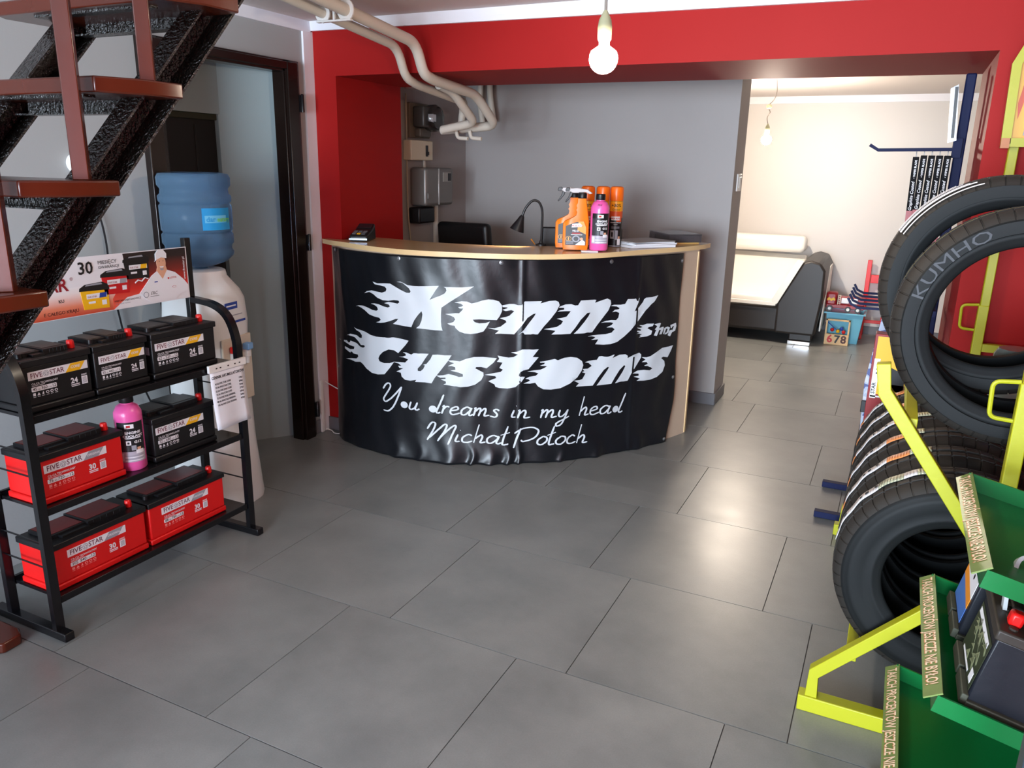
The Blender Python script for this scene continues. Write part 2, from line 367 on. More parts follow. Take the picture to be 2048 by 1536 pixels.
# banner with its print
VINYL = mat('black_vinyl', (17,19,24), .34, bump=.25, bscale=14, bdist=.006, spec=.6)
VINYLW = mat('white_vinyl_print', (206,212,218), .42, bump=.2, bscale=14, bdist=.004)
U0, U1 = .085, 2.288
folds = [(.60,.012,.030),(.74,.010,.02),(.90,.014,.04),(1.02,.02,.016),(1.12,.016,.03),(1.21,.02,.018),(1.27,.014,.012),(1.50,.012,.02),(1.72,.014,.03),(2.0,.01,.03)]
def ban(u, z, h=0.0):
    uu = U0+(u-U0)
    p, n = cpos(uu)
    off = .004
    off += .005*math.sin(uu*9+z*2.2)*(.4+.6*(1-z))+.0025*math.sin(uu*23-z*5)+.0022*math.sin(uu*41+3*math.sin(z*7))
    low = max(0, 1-z/.16)
    for (c, a, s_) in folds: off += a*low*low*math.exp(-((uu-c-.02*math.sin(z*30))/s_)**2)*1.2
    off += .010*math.exp(-((uu-.20-(1.08-z)*.16)/.022)**2)*min(1, max(0, z-.1))
    off += .006*math.exp(-((uu-1.28)/.012)**2)+.005*math.exp(-((uu-1.95)/.01)**2)
    off += .012*low
    return p+n*(off+.006+h)+Vector((0,0,z))
def edge_u(z):   # ragged sides
    l = U0+.012*math.sin(z*3)+(.03*max(0, .12-z)/.12); r = U1-(.06*max(0, .25-z)/.25)**1.0*1.0
    return l, r
mb = MB(); NU, NZ = 230, 90; V = []; F = []
for j in range(NZ+1):
    z = .004+1.098*j/NZ; l, r = edge_u(z)
    for i in range(NU+1): V.append(ban(l+(r-l)*i/NU, z))
for j in range(NZ):
    for i in range(NU): a = j*(NU+1)+i; F.append((a, a+1, a+NU+2, a+NU+1))
mb.add(V, F); bn = mb.build('banner', VINYL, None, smooth=180); so = bn.modifiers.new('thick', 'SOLIDIFY'); so.thickness = .0008; so.offset = -1
tag(bn, 'black vinyl banner with white flame lettering pinned round the counter front', 'banner')
FLAME=[
'629,965 649,967 667,960 687,951 717,949 751,950 789,953 822,955 856,957 836,928 809,884 835,896 863,907 886,920 895,934 892,946 881,953 900,953 936,953 972,953 1004,956 1035,960 999,935 950,902 909,875 869,846 867,812 867,775 869,748 875,727 834,727 787,730 735,732 753,747 764,773 769,806 764,822 744,800 724,771 708,735 668,736 600,742 622,760 630,771 614,769 584,756 550,745 521,739 491,739 513,746 526,756 516,766 480,768 441,775 408,793 380,803 351,808 332,805 358,813 395,816 429,810 468,801 497,801 510,809 503,823 482,831 454,834 483,839 516,838 547,830 572,826 584,832 578,842 552,848 576,856 603,854 629,851 641,860 635,868 608,868 576,862 543,862 508,872 478,888 446,895 405,884 426,897 466,906 503,904 538,901 561,910 566,923 556,934 528,938 492,941 477,953 511,947 551,951 589,953 620,939 651,924 681,912 699,912 704,920 694,936 672,952 657,962',
'935,874 952,873 968,870 981,862 972,855 954,852 963,845 981,846 973,834 959,820 941,820 913,816 889,814 913,807 932,799 939,787 929,773 913,768 898,765 913,757 936,754 941,742 959,726 986,717 1018,715 1054,720 1084,729 1099,750 1116,781 1094,773 1063,771 1040,777 1029,790 1063,792 1108,790 1151,789 1166,810 1177,835 1177,864 1161,885 1134,894 1107,896 1075,889 1049,879 1023,873 999,882 972,883 950,878',
'1178,865 1215,872 1239,872 1258,866 1275,867 1292,886 1381,886 1374,874 1419,886 1454,887 1472,879 1478,862 1461,831 1432,793 1398,755 1364,713 1315,714 1264,713 1290,737 1318,776 1342,807 1351,823 1337,820 1308,801 1280,762 1242,714 1170,718 1143,717 1163,734 1104,748 1140,746 1171,755 1201,778 1196,787 1166,799 1198,805 1216,811 1240,835 1225,840 1196,835 1179,842 1203,849 1206,854 1180,856',
'1478,854 1511,864 1543,865 1564,857 1580,858 1596,882 1678,882 1689,880 1682,865 1729,878 1757,884 1778,874 1782,855 1767,821 1735,781 1702,742 1673,708 1615,706 1563,707 1586,727 1623,770 1646,798 1656,815 1637,814 1600,781 1570,738 1543,708 1491,708 1438,709 1452,721 1459,728 1429,734 1397,739 1433,744 1464,748 1489,762 1499,777 1483,786 1463,792 1493,795 1519,800 1542,828 1513,829 1466,829 1481,835 1504,837 1504,847 1475,848',
'1780,843 1800,848 1842,846 1868,850 1882,875 1926,873 1965,876 1953,850 1932,803 1961,824 1991,852 1997,866 2009,874 2050,874 2098,881 2073,851 2015,804 1961,749 1919,704 1878,671 1831,644 1790,635 1749,634 1697,640 1710,656 1715,666 1690,665 1668,667 1689,673 1695,680 1672,686 1645,687 1677,691 1717,691 1757,691 1792,698 1810,715 1796,726 1761,728 1789,739 1800,750 1782,755 1747,756 1725,754 1753,763 1787,767 1817,764 1831,777 1836,802 1814,811 1791,809 1808,821 1830,822 1837,828 1818,838',
'1942,694 1965,695 1985,692 1991,698 1964,708 1954,714 1984,709 2000,712 1983,720 1972,725 2002,722 2029,728 2077,725 2068,711 2044,708 2034,702 2052,692 2067,685 2062,665 2035,656 2001,656 1975,656 1994,663 1980,667 2000,671 1973,678 1953,678 1979,684',
'2078,721 2121,725 2129,721 2116,696 2153,700 2158,692 2142,659 2120,659 2132,684 2117,685 2102,653 2080,658 2095,688 2084,691 2101,708',
'2162,691 2192,696 2213,688 2204,660 2181,652 2167,654 2175,662 2186,663 2194,681 2184,686 2177,679 2171,665 2164,655 2154,660 2160,676',
'2215,702 2263,710 2269,690 2260,664 2234,659 2219,636 2198,645 2211,670 2226,674 2235,670 2247,693 2236,693 2225,682 2219,686',
'309,686 329,679 359,678 410,675 450,664 488,660 537,663 603,670 651,666 691,661 671,635 626,587 602,600 569,601 534,584 510,562 500,543 508,528 538,522 572,526 600,537 572,500 537,460 494,453 448,454 407,470 379,492 357,500 310,492 270,497 234,497 279,507 319,511 336,524 332,536 305,536 264,539 230,553 163,554 231,566 274,558 302,562 306,576 275,581 224,592 139,592 225,601 285,607 324,599 354,584 384,583 401,592 395,599 362,595 340,611 310,631 278,636 252,634 283,646 327,644 353,633 372,635 374,651 354,665 328,671',
'654,595 675,597 706,589 720,598 800,600 782,574 760,539 740,516 740,504 755,503 770,516 780,536 770,539 789,546 809,571 821,596 848,599 885,597 921,598 899,563 866,518 832,473 815,442 779,445 724,442 731,454 698,446 667,448 647,463 642,483 613,486 632,495 657,509 632,508 624,518 645,521 627,531 593,536 627,539 669,542 688,561 659,568 628,568 654,572 675,581 670,590',
'899,570 927,571 964,568 996,583 1037,594 1083,594 1124,590 1154,588 1138,564 1102,533 1074,540 1049,540 1044,533 1065,521 1086,510 1087,493 1075,469 1043,444 1006,433 969,430 922,435 877,439 892,446 889,457 863,466 889,470 888,477 861,475 840,486 875,489 904,497 932,493 959,485 980,488 980,500 959,508 915,516 941,522 939,536 920,541 901,539 918,549 934,557 918,561',
'1284,635 1372,633 1340,593 1373,590 1320,528 1290,522 1271,505 1269,492 1291,489 1303,487 1284,462 1253,432 1213,424 1169,426 1149,433 1144,446 1112,464 1134,474 1153,481 1148,491 1093,498 1125,505 1175,514 1187,526 1168,536 1184,564 1155,569 1167,585 1158,602 1197,594 1215,591 1240,593 1264,607 1227,618 1259,622',
'1380,565 1404,567 1434,573 1460,578 1477,570 1512,581 1550,583 1588,576 1617,556 1627,532 1618,502 1593,468 1550,438 1497,416 1445,411 1403,415 1375,431 1359,452 1332,448 1296,451 1317,458 1331,465 1321,473 1305,476 1326,486 1361,490 1375,502 1355,510 1314,516 1350,520 1385,522 1407,531 1420,540 1382,544 1404,551 1409,559 1384,560',
'1637,547 1662,552 1690,553 1713,553 1725,571 1821,574 1807,556 1854,570 1892,569 1908,559 1907,546 1949,563 1988,568 2003,557 2003,539 1980,504 1942,455 1922,415 1833,411 1851,433 1880,473 1896,503 1887,508 1860,485 1832,446 1810,410 1715,410 1732,430 1770,478 1789,505 1780,509 1757,495 1724,456 1692,412 1587,417 1606,433 1572,452 1611,451 1627,455 1645,484 1621,494 1636,498 1624,511 1658,509 1683,522 1662,540',
'2007,541 2038,537 2066,542 2108,559 2158,577 2213,578 2251,581 2232,548 2208,516 2172,524 2155,518 2182,498 2189,472 2173,436 2129,412 2079,403 2029,404 1980,408 2001,419 1959,434 1993,436 1992,448 1949,454 1983,466 2024,467 2066,459 2087,467 2072,477 2025,491 2049,499 2041,510 2009,512 2033,525']
STROKES=[
'523,378 527,384 531,389 534,395 538,400 542,404 546,408 551,411 556,413 560,414 564,413 567,412 569,409 571,406 572,401 572,396 569,390 565,383 560,375 555,367 549,360 544,352 538,344 532,336 527,328 524,322 524,317 526,313 529,309 534,307 539,307 546,310 553,315 562,321 570,327 579,334 586,341 594,349 602,357 610,365 617,373 623,380 629,386 635,393 640,399 646,406',
'646,406 641,393 636,381 631,368 626,356 620,344 615,332 609,320 603,308 596,297 590,287 583,279 576,272 569,266 562,261 555,257 548,255 541,255 534,255 527,256 520,256',
'700,330 697,323 694,316 692,309 690,303 689,298 689,294 691,291 693,289 696,288 699,287 703,288 708,290 713,293 718,296 722,300 725,305 729,311 732,318 734,324 737,330',
'737,330 734,323 731,315 728,308 725,301 724,296 724,292 725,290 727,289 729,288 732,288 734,288 738,290 741,292 745,294 748,296',
'880,384 875,373 871,361 866,350 862,340 858,330 853,320 849,311 845,302 842,295 840,289 840,285 841,283 843,281 846,281 848,281 850,281 853,282 856,284 859,285 862,287',
'874,316 876,318 879,322 881,325 883,326 883,324 882,318 879,310 876,300 872,289 869,280',
'875,302 879,306 883,311 887,315 891,319 895,321 898,322 902,322 905,321 908,320 911,320',
'919,299 926,301 934,302 942,303 949,305 953,307 956,310 956,314 955,317 953,320 950,322 946,322 940,321 934,318 928,316 924,313 920,309 918,304 916,299 915,294 915,290 916,287 918,284 921,281 925,279 930,278 936,279 943,281 951,283 959,286 967,288',
'1024,313 1019,315 1015,317 1010,319 1006,321 1001,321 996,319 990,316 984,312 979,308 976,304 973,299 972,294 972,289 972,284 974,281 976,279 979,278 984,277 988,278 992,279 997,282 1002,286 1007,291 1012,295 1016,299 1019,304 1022,309 1025,314 1026,317 1026,317 1025,313 1022,306 1018,298 1015,290 1013,284 1013,280 1013,278 1015,276 1017,275 1019,275 1022,276 1025,277 1028,279 1031,281 1034,282',
'1040,312 1042,313 1045,316 1047,318 1048,319 1048,317 1047,311 1045,303 1042,293 1039,283 1036,273',
'1042,296 1047,300 1053,305 1058,310 1063,314 1067,316 1069,316 1071,315 1073,312 1073,309 1073,305 1072,300 1070,293 1067,286 1064,279 1062,272',
'1068,294 1074,298 1080,303 1086,308 1091,312 1095,314 1098,313 1099,312 1100,308 1100,305 1100,301 1099,296 1096,289 1094,283 1092,277 1093,273 1096,272 1101,272 1107,274 1114,275 1120,276',
'1171,301 1169,303 1166,305 1164,307 1161,308 1159,309 1155,309 1151,308 1147,306 1144,304 1143,301 1145,298 1149,294 1154,290 1158,285 1160,282 1160,278 1159,274 1157,271 1154,268 1150,267 1146,266 1140,267 1134,269 1128,270 1122,272',
'1250,304 1247,296 1244,288 1240,280 1238,274 1238,268 1240,266 1244,265 1249,265 1254,265 1259,265',
'1261,326 1263,328',
'1273,298 1275,300 1277,302 1279,304 1281,305 1281,303 1280,297 1278,289 1275,279 1272,269 1269,259',
'1275,282 1281,286 1288,291 1294,296 1300,299 1305,301 1308,301 1310,299 1312,296 1312,292 1313,288 1311,283 1309,276 1306,270 1304,264 1305,260 1309,259 1315,259 1322,260 1330,262 1337,263',
'1397,294 1399,296 1402,299 1404,301 1405,302 1406,300 1404,294 1402,286 1399,275 1396,265 1394,255',
'1399,278 1405,283 1410,288 1416,293 1421,297 1425,300 1427,300 1429,299 1431,296 1431,293 1431,289 1430,284 1428,277 1425,269 1423,262 1420,255',
'1426,278 1432,282 1438,288 1445,293 1450,297 1454,299 1457,299 1459,297 1460,294 1460,290 1460,286 1459,281 1456,274 1453,267 1452,261 1452,258 1456,256 1461,257 1468,259 1475,261 1481,262',
'1498,296 1497,290 1494,283 1492,277 1491,271 1491,267 1493,263 1495,260 1498,258 1502,257 1506,258 1510,259 1516,262 1521,266 1527,270 1531,274 1535,278 1538,282 1541,286 1544,290 1546,294',
'1546,294 1543,286 1539,277 1536,268 1532,259 1528,251 1524,243 1520,235 1516,227 1511,220 1507,215 1501,211 1496,208 1490,207 1485,206 1481,206 1479,208 1477,211 1477,214 1477,217 1478,221 1481,223 1484,225 1489,228 1494,231 1501,234 1510,237 1520,241 1531,246 1543,250 1554,254',
'1644,356 1616,249',
'1622,272 1628,277 1635,283 1641,288 1647,292 1651,294 1654,294 1657,292 1658,289 1659,285 1659,280 1657,275 1654,269 1651,262 1649,256 1649,252 1651,250 1656,250 1662,252 1669,253 1674,254',
'1686,268 1695,269 1704,270 1713,272 1720,273 1725,275 1728,278 1728,282 1726,286 1724,289 1720,291 1716,291 1709,290 1703,288 1696,285 1691,281 1688,278 1685,273 1684,267 1683,262 1683,258 1684,255 1687,251 1690,249 1695,247 1700,246 1707,246 1715,248 1724,251 1733,253 1741,256',
'1806,281 1801,283 1796,285 1790,288 1785,289 1780,289 1774,288 1767,284 1760,280 1755,276 1751,272 1748,267 1747,262 1747,256 1748,252 1750,248 1752,246 1756,245 1761,244 1766,245 1772,246 1777,249 1783,253 1788,258 1794,263 1798,267 1802,272 1805,277 1808,282 1809,285 1810,285 1808,281 1805,274 1800,265 1797,257 1795,250 1795,247 1796,244 1798,243 1800,242 1803,241 1806,242 1809,243 1813,245 1817,247 1821,249',
'1915,344 1910,332 1905,321 1900,309 1896,298 1891,288 1887,278 1882,268 1878,259 1875,252 1873,246 1873,241 1875,239 1877,237 1880,237 1883,236 1886,236 1889,237 1893,239 1896,240 1900,241']
STROKES2=[
'788,187 793,195 798,203 802,211 807,217 811,222 815,225 819,227 823,227 827,227 829,226 831,225 833,223 834,220 834,216 833,212 831,206 829,200 826,193 822,185 818,177 813,168 807,157 801,147 794,136 788,125',
'799,138 809,148 819,158 829,168 839,178 847,187 856,195 864,203 872,211 878,217 884,221 888,223 892,223 895,222 896,220 897,216 896,212 895,206 892,199 888,191 884,182 878,172 870,161 862,149 854,137 846,125',
'854,139 863,149 872,159 881,169 890,178 898,187 906,194 914,202 922,208 928,213 934,216 938,218 941,218 943,216 944,213 944,209 942,204 939,197 935,189 931,180 927,170 922,160 918,148 913,136 908,124 903,112',
'955,168 952,160 948,152 945,144 942,137 942,132 944,130 948,129 954,129 960,130 965,130',
'967,190 969,192',
'1029,162 1025,164 1022,166 1018,168 1014,169 1010,169 1004,167 998,164 991,160 985,156 981,152 978,148 977,143 976,138 977,134 978,130 981,128 985,126 990,125 995,125 1000,125 1006,125 1012,127 1019,129 1025,131 1031,133',
'1067,225 1038,124',
'1044,146 1051,150 1058,156 1065,160 1071,164 1076,166 1079,166 1081,164 1083,161 1084,157 1084,153 1082,148 1079,142 1076,135 1073,130 1073,126 1076,124 1082,124 1088,126 1095,127 1101,128',
'1170,154 1164,157 1159,159 1153,161 1148,163 1142,163 1136,162 1129,159 1122,155 1116,151 1112,147 1109,143 1108,138 1108,133 1109,128 1111,125 1114,123 1118,121 1123,121 1129,121 1134,122 1139,125 1145,129 1151,133 1157,138 1161,142 1165,146 1168,151 1171,155 1173,158 1173,159 1171,155 1168,148 1164,140 1160,132 1158,126 1158,123 1159,120 1161,119 1164,118 1167,117 1170,118 1173,119 1177,121 1181,122 1185,124',
'1220,215 1213,195 1205,174 1197,153 1192,135 1189,121 1189,114 1193,112 1199,112 1204,113 1208,114 1212,114 1214,114 1217,115 1219,116 1222,116',
'1180,165 1230,179',
'1288,201 1285,192 1281,183 1278,173 1274,164 1270,153 1266,142 1262,130 1258,117 1254,104 1250,92',
'1255,172 1263,178 1270,183 1277,189 1285,193 1294,197 1305,200 1317,202 1330,204 1341,205 1352,204 1361,202 1369,198 1377,194 1382,189 1385,183 1385,177 1382,169 1378,161 1372,154 1364,147 1354,141 1342,136 1329,131 1316,128 1307,126 1301,125 1297,127 1294,129 1292,132 1289,134',
'1411,151 1405,147 1398,144 1392,140 1387,137 1383,133 1380,129 1379,124 1378,120 1378,116 1379,113 1382,110 1385,108 1390,106 1395,105 1400,106 1406,107 1412,111 1419,115 1424,119 1428,123 1431,127 1432,132 1432,136 1431,140 1430,143 1427,146 1424,147 1419,148 1415,150 1411,151',
'1471,208 1464,187 1457,165 1450,144 1444,125 1441,111 1442,104 1445,102 1450,102 1455,104 1459,105 1462,105 1464,105 1467,106 1469,107 1471,108',
'1434,155 1479,171',
'1514,147 1507,144 1501,140 1494,137 1489,134 1485,130 1482,126 1480,122 1479,117 1480,113 1481,110 1483,107 1487,104 1492,103 1498,102 1503,102 1509,103 1515,106 1522,110 1528,114 1532,118 1535,122 1536,127 1536,131 1535,136 1534,139 1531,141 1527,143 1523,144 1518,145 1514,147',
'1596,135 1592,137 1589,139 1585,142 1581,143 1577,143 1572,141 1566,138 1559,135 1554,131 1550,126 1547,122 1546,117 1545,113 1546,108 1547,105 1550,102 1554,100 1558,99 1563,98 1569,98 1574,98 1580,99 1586,101 1592,103 1599,105',
'1633,199 1605,95',
'1611,118 1618,122 1625,127 1631,132 1637,136 1642,137 1646,137 1648,135 1650,132 1650,128 1651,124 1649,119 1646,112 1643,106 1640,100 1640,96 1643,94 1649,94 1655,95 1662,96 1668,97']
BLOBS=[((0.658, 0.307), 0.0188), ((0.82, 0.3), 0.0192), ((1.849, 0.259), 0.0192)]
def pts(s): return [tuple(int(c)/1000 for c in q.split(',')) for q in s.split()]
def cdt_patch(mb, poly, step=.018, h=.0012):
    vs = [Vector(p) for p in poly]; n0 = len(vs); ed = [(i, (i+1) % n0) for i in range(n0)]
    x0, x1 = min(p[0] for p in poly), max(p[0] for p in poly); y0, y1 = min(p[1] for p in poly), max(p[1] for p in poly)
    def ins(x, y):
        c = False
        for i in range(n0):
            (ax, ay), (bx, by) = poly[i], poly[(i+1) % n0]
            if (ay > y) != (by > y) and x < (bx-ax)*(y-ay)/(by-ay)+ax: c = not c
        return c
    x = x0+step/2
    while x < x1:
        y = y0+step/2
        while y < y1:
            if ins(x, y): vs.append(Vector((x, y)))
            y += step
        x += step
    ov, oe, of, *_ = delaunay_2d_cdt(vs, ed, [list(range(n0))], 1, 1e-5)
    fs = []
    for f in of:
        a = sum(ov[f[i]].x*ov[f[(i+1) % len(f)]].y-ov[f[(i+1) % len(f)]].x*ov[f[i]].y for i in range(len(f)))
        fs.append(list(f) if a > 0 else list(f)[::-1])
    mb.add([ban(v.x, v.y, h) for v in ov], fs)
mb = MB()
for s in FLAME: cdt_patch(mb, pts(s))
mb.build('flame_lettering', VINYLW, bn, smooth=60)
mb = MB()
def stroke(P, wd):
    n = len(P); A = []
    for i in range(n):
        a, b = P[max(i-1, 0)], P[min(i+1, n-1)]; dx, dz = b[0]-a[0], b[1]-a[1]; L_ = math.hypot(dx, dz) or 1; ww = wd*(.75+.45*abs(dz)/L_)*(.6 if i in (0, n-1) else 1)/2
        A += [ban(P[i][0]-dz/L_*ww, P[i][1]+dx/L_*ww, .0013+.0001*(i % 2)), ban(P[i][0]+dz/L_*ww, P[i][1]-dx/L_*ww, .0013+.0001*(i % 2))]
    mb.add(A, [(2*i, 2*i+1, 2*i+3, 2*i+2) for i in range(n-1)])
for s in STROKES: stroke(pts(s), .0088)
for (u, z), r in BLOBS:
    mb.add([ban(u, z, .0015)]+[ban(u+r*1.15*math.cos(2*PI*i/16)*1.0, z+r*math.sin(2*PI*i/16), .0015) for i in range(16)], [(0, 1+i, 1+(i+1) % 16) for i in range(16)])
mb.build('slogan_lettering', VINYLW, bn, smooth=60)
mb = MB()
for s in STROKES2: stroke(pts(s), .0088)
mb.build('name_lettering', VINYLW, bn, smooth=60)
for (u, z) in [(.13,1.09),(.64,1.085),(1.17,1.082),(1.77,1.078),(2.275,1.06),(.115,.43),(2.27,.39),(2.215,.025)]:
    p = ban(u, z); q, n = cpos(u); o = MB().lathe([(.011,0),(.011,.0015),(.006,.003),(.005,.0055),(0,.006)], n=14, mx=Matrix.Translation(p+n*.001) @ n.to_track_quat('Z', 'Y').to_matrix().to_4x4())
    o.build('grommet', STEEL, bn)
# ------------------------------------------------------------------ things on the counter
CT = 1.137
ORG = mat('orange_bottle_plastic', (240,122,20), .35); BLKL = mat('black_label', (26,26,30), .4); GREYP = mat('grey_translucent_plastic', (178,172,172), .35)
# payment terminal
t = thing('payment_terminal', 'black handheld card payment terminal at left end of counter', 'card terminal', (0,0,0))
mb = MB(); mb.add([(-.045,-.07,0),(.045,-.07,0),(.045,.09,0),(-.045,.09,0),(-.045,-.07,.028),(.045,-.07,.028),(.042,.09,.075),(-.042,.09,.075),(-.044,.03,.05),(.044,.03,.05)],
  [(3,2,1,0),(0,1,5,4),(4,5,9,8),(8,9,6,7),(2,3,7,6),(1,2,6,9,5),(0,4,8,7,3)]); mb.build('case', BLKM, t, bevel=.008, segs=3)
fr = ((-.045,-.07,.0295),(1,0,0),Vector((0,.1,.022)).normalized())
mb = MB()
for i in range(3):
    for j in range(3): mb.rect(fr, .012+i*.023, .030+i*.023, .012+j*.02, .026+j*.02, .003, 1 if (i, j) == (1, 0) else 0)
mb.build('keypad', [mat('grey_keys', (96,96,100), .5), PRINTY], t)
MB().rect(((-.045,.03,.0525),(1,0,0),Vector((0,.06,.025)).normalized()), .01, .08, .008, .052, .001).build('screen', mat('dark_screen', (30,32,36), .15), t)
MB().box(-.045, .045, -.0725, -.0695, .006, .014).build('front_band', mat('silver_band', (150,160,175), .3, metal=.6), t)
t.location = (-2.665,3.555,CT+.001); t.rotation_euler = (0,0,math.radians(20)); t.scale = (1.12,1.12,1.15)
# trigger spray bottles
def spray(name, label):
    t = thing(name, label, 'spray bottle', (0,0,0), 'orange trigger spray bottles on the counter')
    out = [(-.055,.006),(-.058,.03),(-.058,.135),(-.05,.15),(-.02,.165),(0,.178),(.004,.195),(-.002,.205),(.004,.215),(-.001,.226),(.006,.24),(.006,.262),(.042,.262),(.044,.24),(.05,.20),(.057,.15),(.058,.03),(.055,.006)]
    mb = MB(); nd = 5
    vs = []; offs = [(-.026,.86),(-.022,.97),(0,1.0),(.022,.97),(.026,.86)]
    for (dy, sc_) in offs:
        for (x, z) in out: vs.append((.003+(x-.003)*sc_, dy*(1 if z < .19 else .62), .13+(z-.13)*(.985+.015*sc_)))
    k = len(out); fs = []
    for j in range(nd-1):
        for i in range(k): fs.append((j*k+i, j*k+(i+1) % k, (j+1)*k+(i+1) % k, (j+1)*k+i))
    fs.append(list(range(k-1, -1, -1))); fs.append([(nd-1)*k+i for i in range(k)])
    mb.add(vs, [f[::-1] for f in fs]); mb.build('bottle', ORG, t, smooth=50)
    lb = MB(); fr = ((0,-.0275,0),(1,0,0),(0,0,1))
    lb.prism([(-.044,.03),(.046,.03),(.046,.12),(.034,.15),(.0,.145),(-.044,.125)], fr, .0012, 0)
    lb.prism([(.008,.105),(.046,.085),(.046,.12),(.034,.15),(.012,.148)], fr, .0016, 1)
    lb.prism([(-.018,.118),(.024,.122),(.03,.128),(.018,.14),(-.016,.136)], fr, .0021, 2)
    lb.text(fr, 'MOJE AUTO', -.016, .124, .009, 3, base=.0024, bold=.02)
    lb.text(fr, 'FELGI', 0, .098, .012, 2, base=.0016, align='C', bold=.02)
    lb.rect(fr, -.016, .022, .088, .092, .0016, 3); lb.rect(fr, -.02, .03, .081, .084, .0016, 2)
    lb.disc(fr, -.03, .062, .013, .0016, 4); lb.disc(fr, -.03, .062, .0105, .002, 0); lb.rect(fr, -.033, -.027, .054, .07, .0023, 4)
    lb.disc(fr, .003, .062, .017, .0016, 5); lb.disc(fr, .003, .062, .011, .002, 0)
    lb.prism([(.0,.031),(.043,.031),(.043,.048),(.03,.058),(.016,.046)], fr, .0022, 2); lb.disc(fr, .027,.062,.007,.0024,6)
    for j in range(3): lb.rect(fr, -.04, -.008, .036+j*.006, .0385+j*.006, .0016, 5)
    lb.build('front_label', [BLKL, mat('amber_print', (246,150,40), .4), PRINTW, PRINTR, mat('gold_print', (200,150,70), .4), PRINTG, mat('skin_print', (214,160,130), .5)], t)
    MB().lathe([(.018,0),(.019,.004),(.019,.022),(.0165,.027)], (.024,0,.262), n=20).build('collar', BLKM, t)
    mb = MB(); mb.prism([(-.035,.298),(-.03,.31),(.0,.313),(.045,.306),(.068,.288),(.055,.283),(.038,.292),(.01,.292),(.008,.288),(-.02,.288)], ((0,.011,0),(1,0,0),(0,0,1)), .022)
    hd = mb.build('spray_head', GREYP, t, bevel=.003)
    mb = MB(); mb.prism([(-.052,.302),(-.048,.313),(-.034,.314),(-.030,.30),(-.034,.294),(-.05,.294)], ((0,.009,0),(1,0,0),(0,0,1)), .018); mb.build('nozzle', BLKM, hd, bevel=.002)
    mb = MB(); mb.prism([(-.03,.294),(-.018,.294),(-.022,.275),(-.036,.255),(-.048,.24),(-.052,.244),(-.038,.268)], ((0,.006,0),(1,0,0),(0,0,1)), .012); mb.build('trigger', BLKM, hd, bevel=.002)
    return t
s1 = spray('spray_bottle', 'front one of two orange trigger spray bottles, its whole black label showing')
ang = math.radians(20); s1.scale = (1.15,1.1,1.0); s1.location = (-1.487,3.775,CT); s1.rotation_euler = (0,0,ang)
s2 = dup(s1, (-1.560,3.850,CT), (0,0,ang), 'rear one of two orange trigger spray bottles, label half hidden behind the front bottle')
# coolant bottles
PINK = mat('pink_coolant_plastic', (236,96,170), .3, coat=.3)
def coolant(label, letters=True):
    t = thing('coolant_bottle', label, 'bottle', (0,0,0), 'pink engine coolant bottles')
    MB().lathe([(.036,0),(.040,.006),(.040,.20),(.0395,.215),(.030,.238),(.018,.246),(.018,.252)], n=32, sy=1.0).build('bottle', PINK, t, smooth=50)
    MB().lathe([(.020,0),(.021,.003),(.0205,.026),(.018,.029),(0,.029)], (0,0,.25), n=24).build('cap', BLKM, t)
    lb = MB()
    def cyl(u, v, r=.0404): a = -PI/2+u/.040; return Vector((r*math.cos(a), r*math.sin(a), v))
    def patch(u0, u1, v0, v1, m, r):
        n = max(2, int((u1-u0)/.006)); vs = [cyl(u0+(u1-u0)*i/n, v, r) for i in range(n+1) for v in (v0, v1)]
        lb.add(vs, [(2*i, 2*i+2, 2*i+3, 2*i+1) for i in range(n)], m)
    patch(-.034, .05, .035, .185, 0, .0402); patch(-.034, -.006, .06, .16, 5, .0403)
    patch(-.034, .05, .035, .075, 3, .0404)
    T_ = lambda s, u, v, sz, m, al='L', b=.02, r=.0407: lb.text(None, s, u, v, sz, m, align=al, bold=b, fn=lambda a, c: cyl(a, c, r)) if False else addt(s, u, v, sz, m, al, b, r)
    def addt(s, u, v, sz, m, al, b, r):
        vs, fs, wd = glyphs(s, b); du = -wd*sz*(.5 if al == 'C' else 0); lb.add([cyl(u+du+x*sz, v+y*sz, r) for x, y in vs], fs, m)
    patch(-.008, .018, .162, .178, 1, .0405); patch(-.003, .008, .166, .174, 2, .0407)
    T_('ENGINE', .014, .142, .013, 1, 'C', .04); T_('COOLANT', .014, .129, .012, 1, 'C', .04)
    patch(-.01, .036, .124, .127, 1, .0405)
    T_('G12', .026, .106, .013, 1, 'C', .03); patch(-.008, .006, .100, .116, 1, .0405); patch(-.004, .002, .104, .112, 0, .0407)
    patch(.006, .02, .08, .098, 4, .0405); patch(.022, .034, .08, .09, 6, .0406); patch(.018, .042, .066, .08, 1, .0407)
    for j in range(4): patch(-.015, .04, .04+j*.006, .0425+j*.006, 4 if j % 2 else 1, .0407)
    patch(-.03, -.018, .04, .07, 1, .0407)
    lb.build('label', [BLKL, PRINTW, PRINTR, mat('silver_label', (176,170,184), .4), PRINTG, mat('dark_grey_print', (58,58,64), .4), MATS['skin_print']], t)
    if letters:
        hb = MB(); vs, fs, wd = glyphs('48zł', .0)
        hb.add([cyl(-.012+x*.013, .222+y*.013, .0372) for x, y in vs], fs); hb.build('price_writing', PRINTK, t)
    return t
c1 = coolant('pink coolant bottle with black cap standing between sprays and cans on counter')
c1.scale = (1.18,1.18,1.0); c1.location = (-1.376,3.818,CT+.0065); c1.rotation_euler = (0,0,math.radians(18))
c2 = dup(c1, (-2.405,1.790,.4575), (0,0,math.radians(45)), 'pink coolant bottle on the middle shelf of the battery rack')
for ch in list(c2.children):
    if ch.name.startswith('price'): bpy.data.objects.remove(ch)
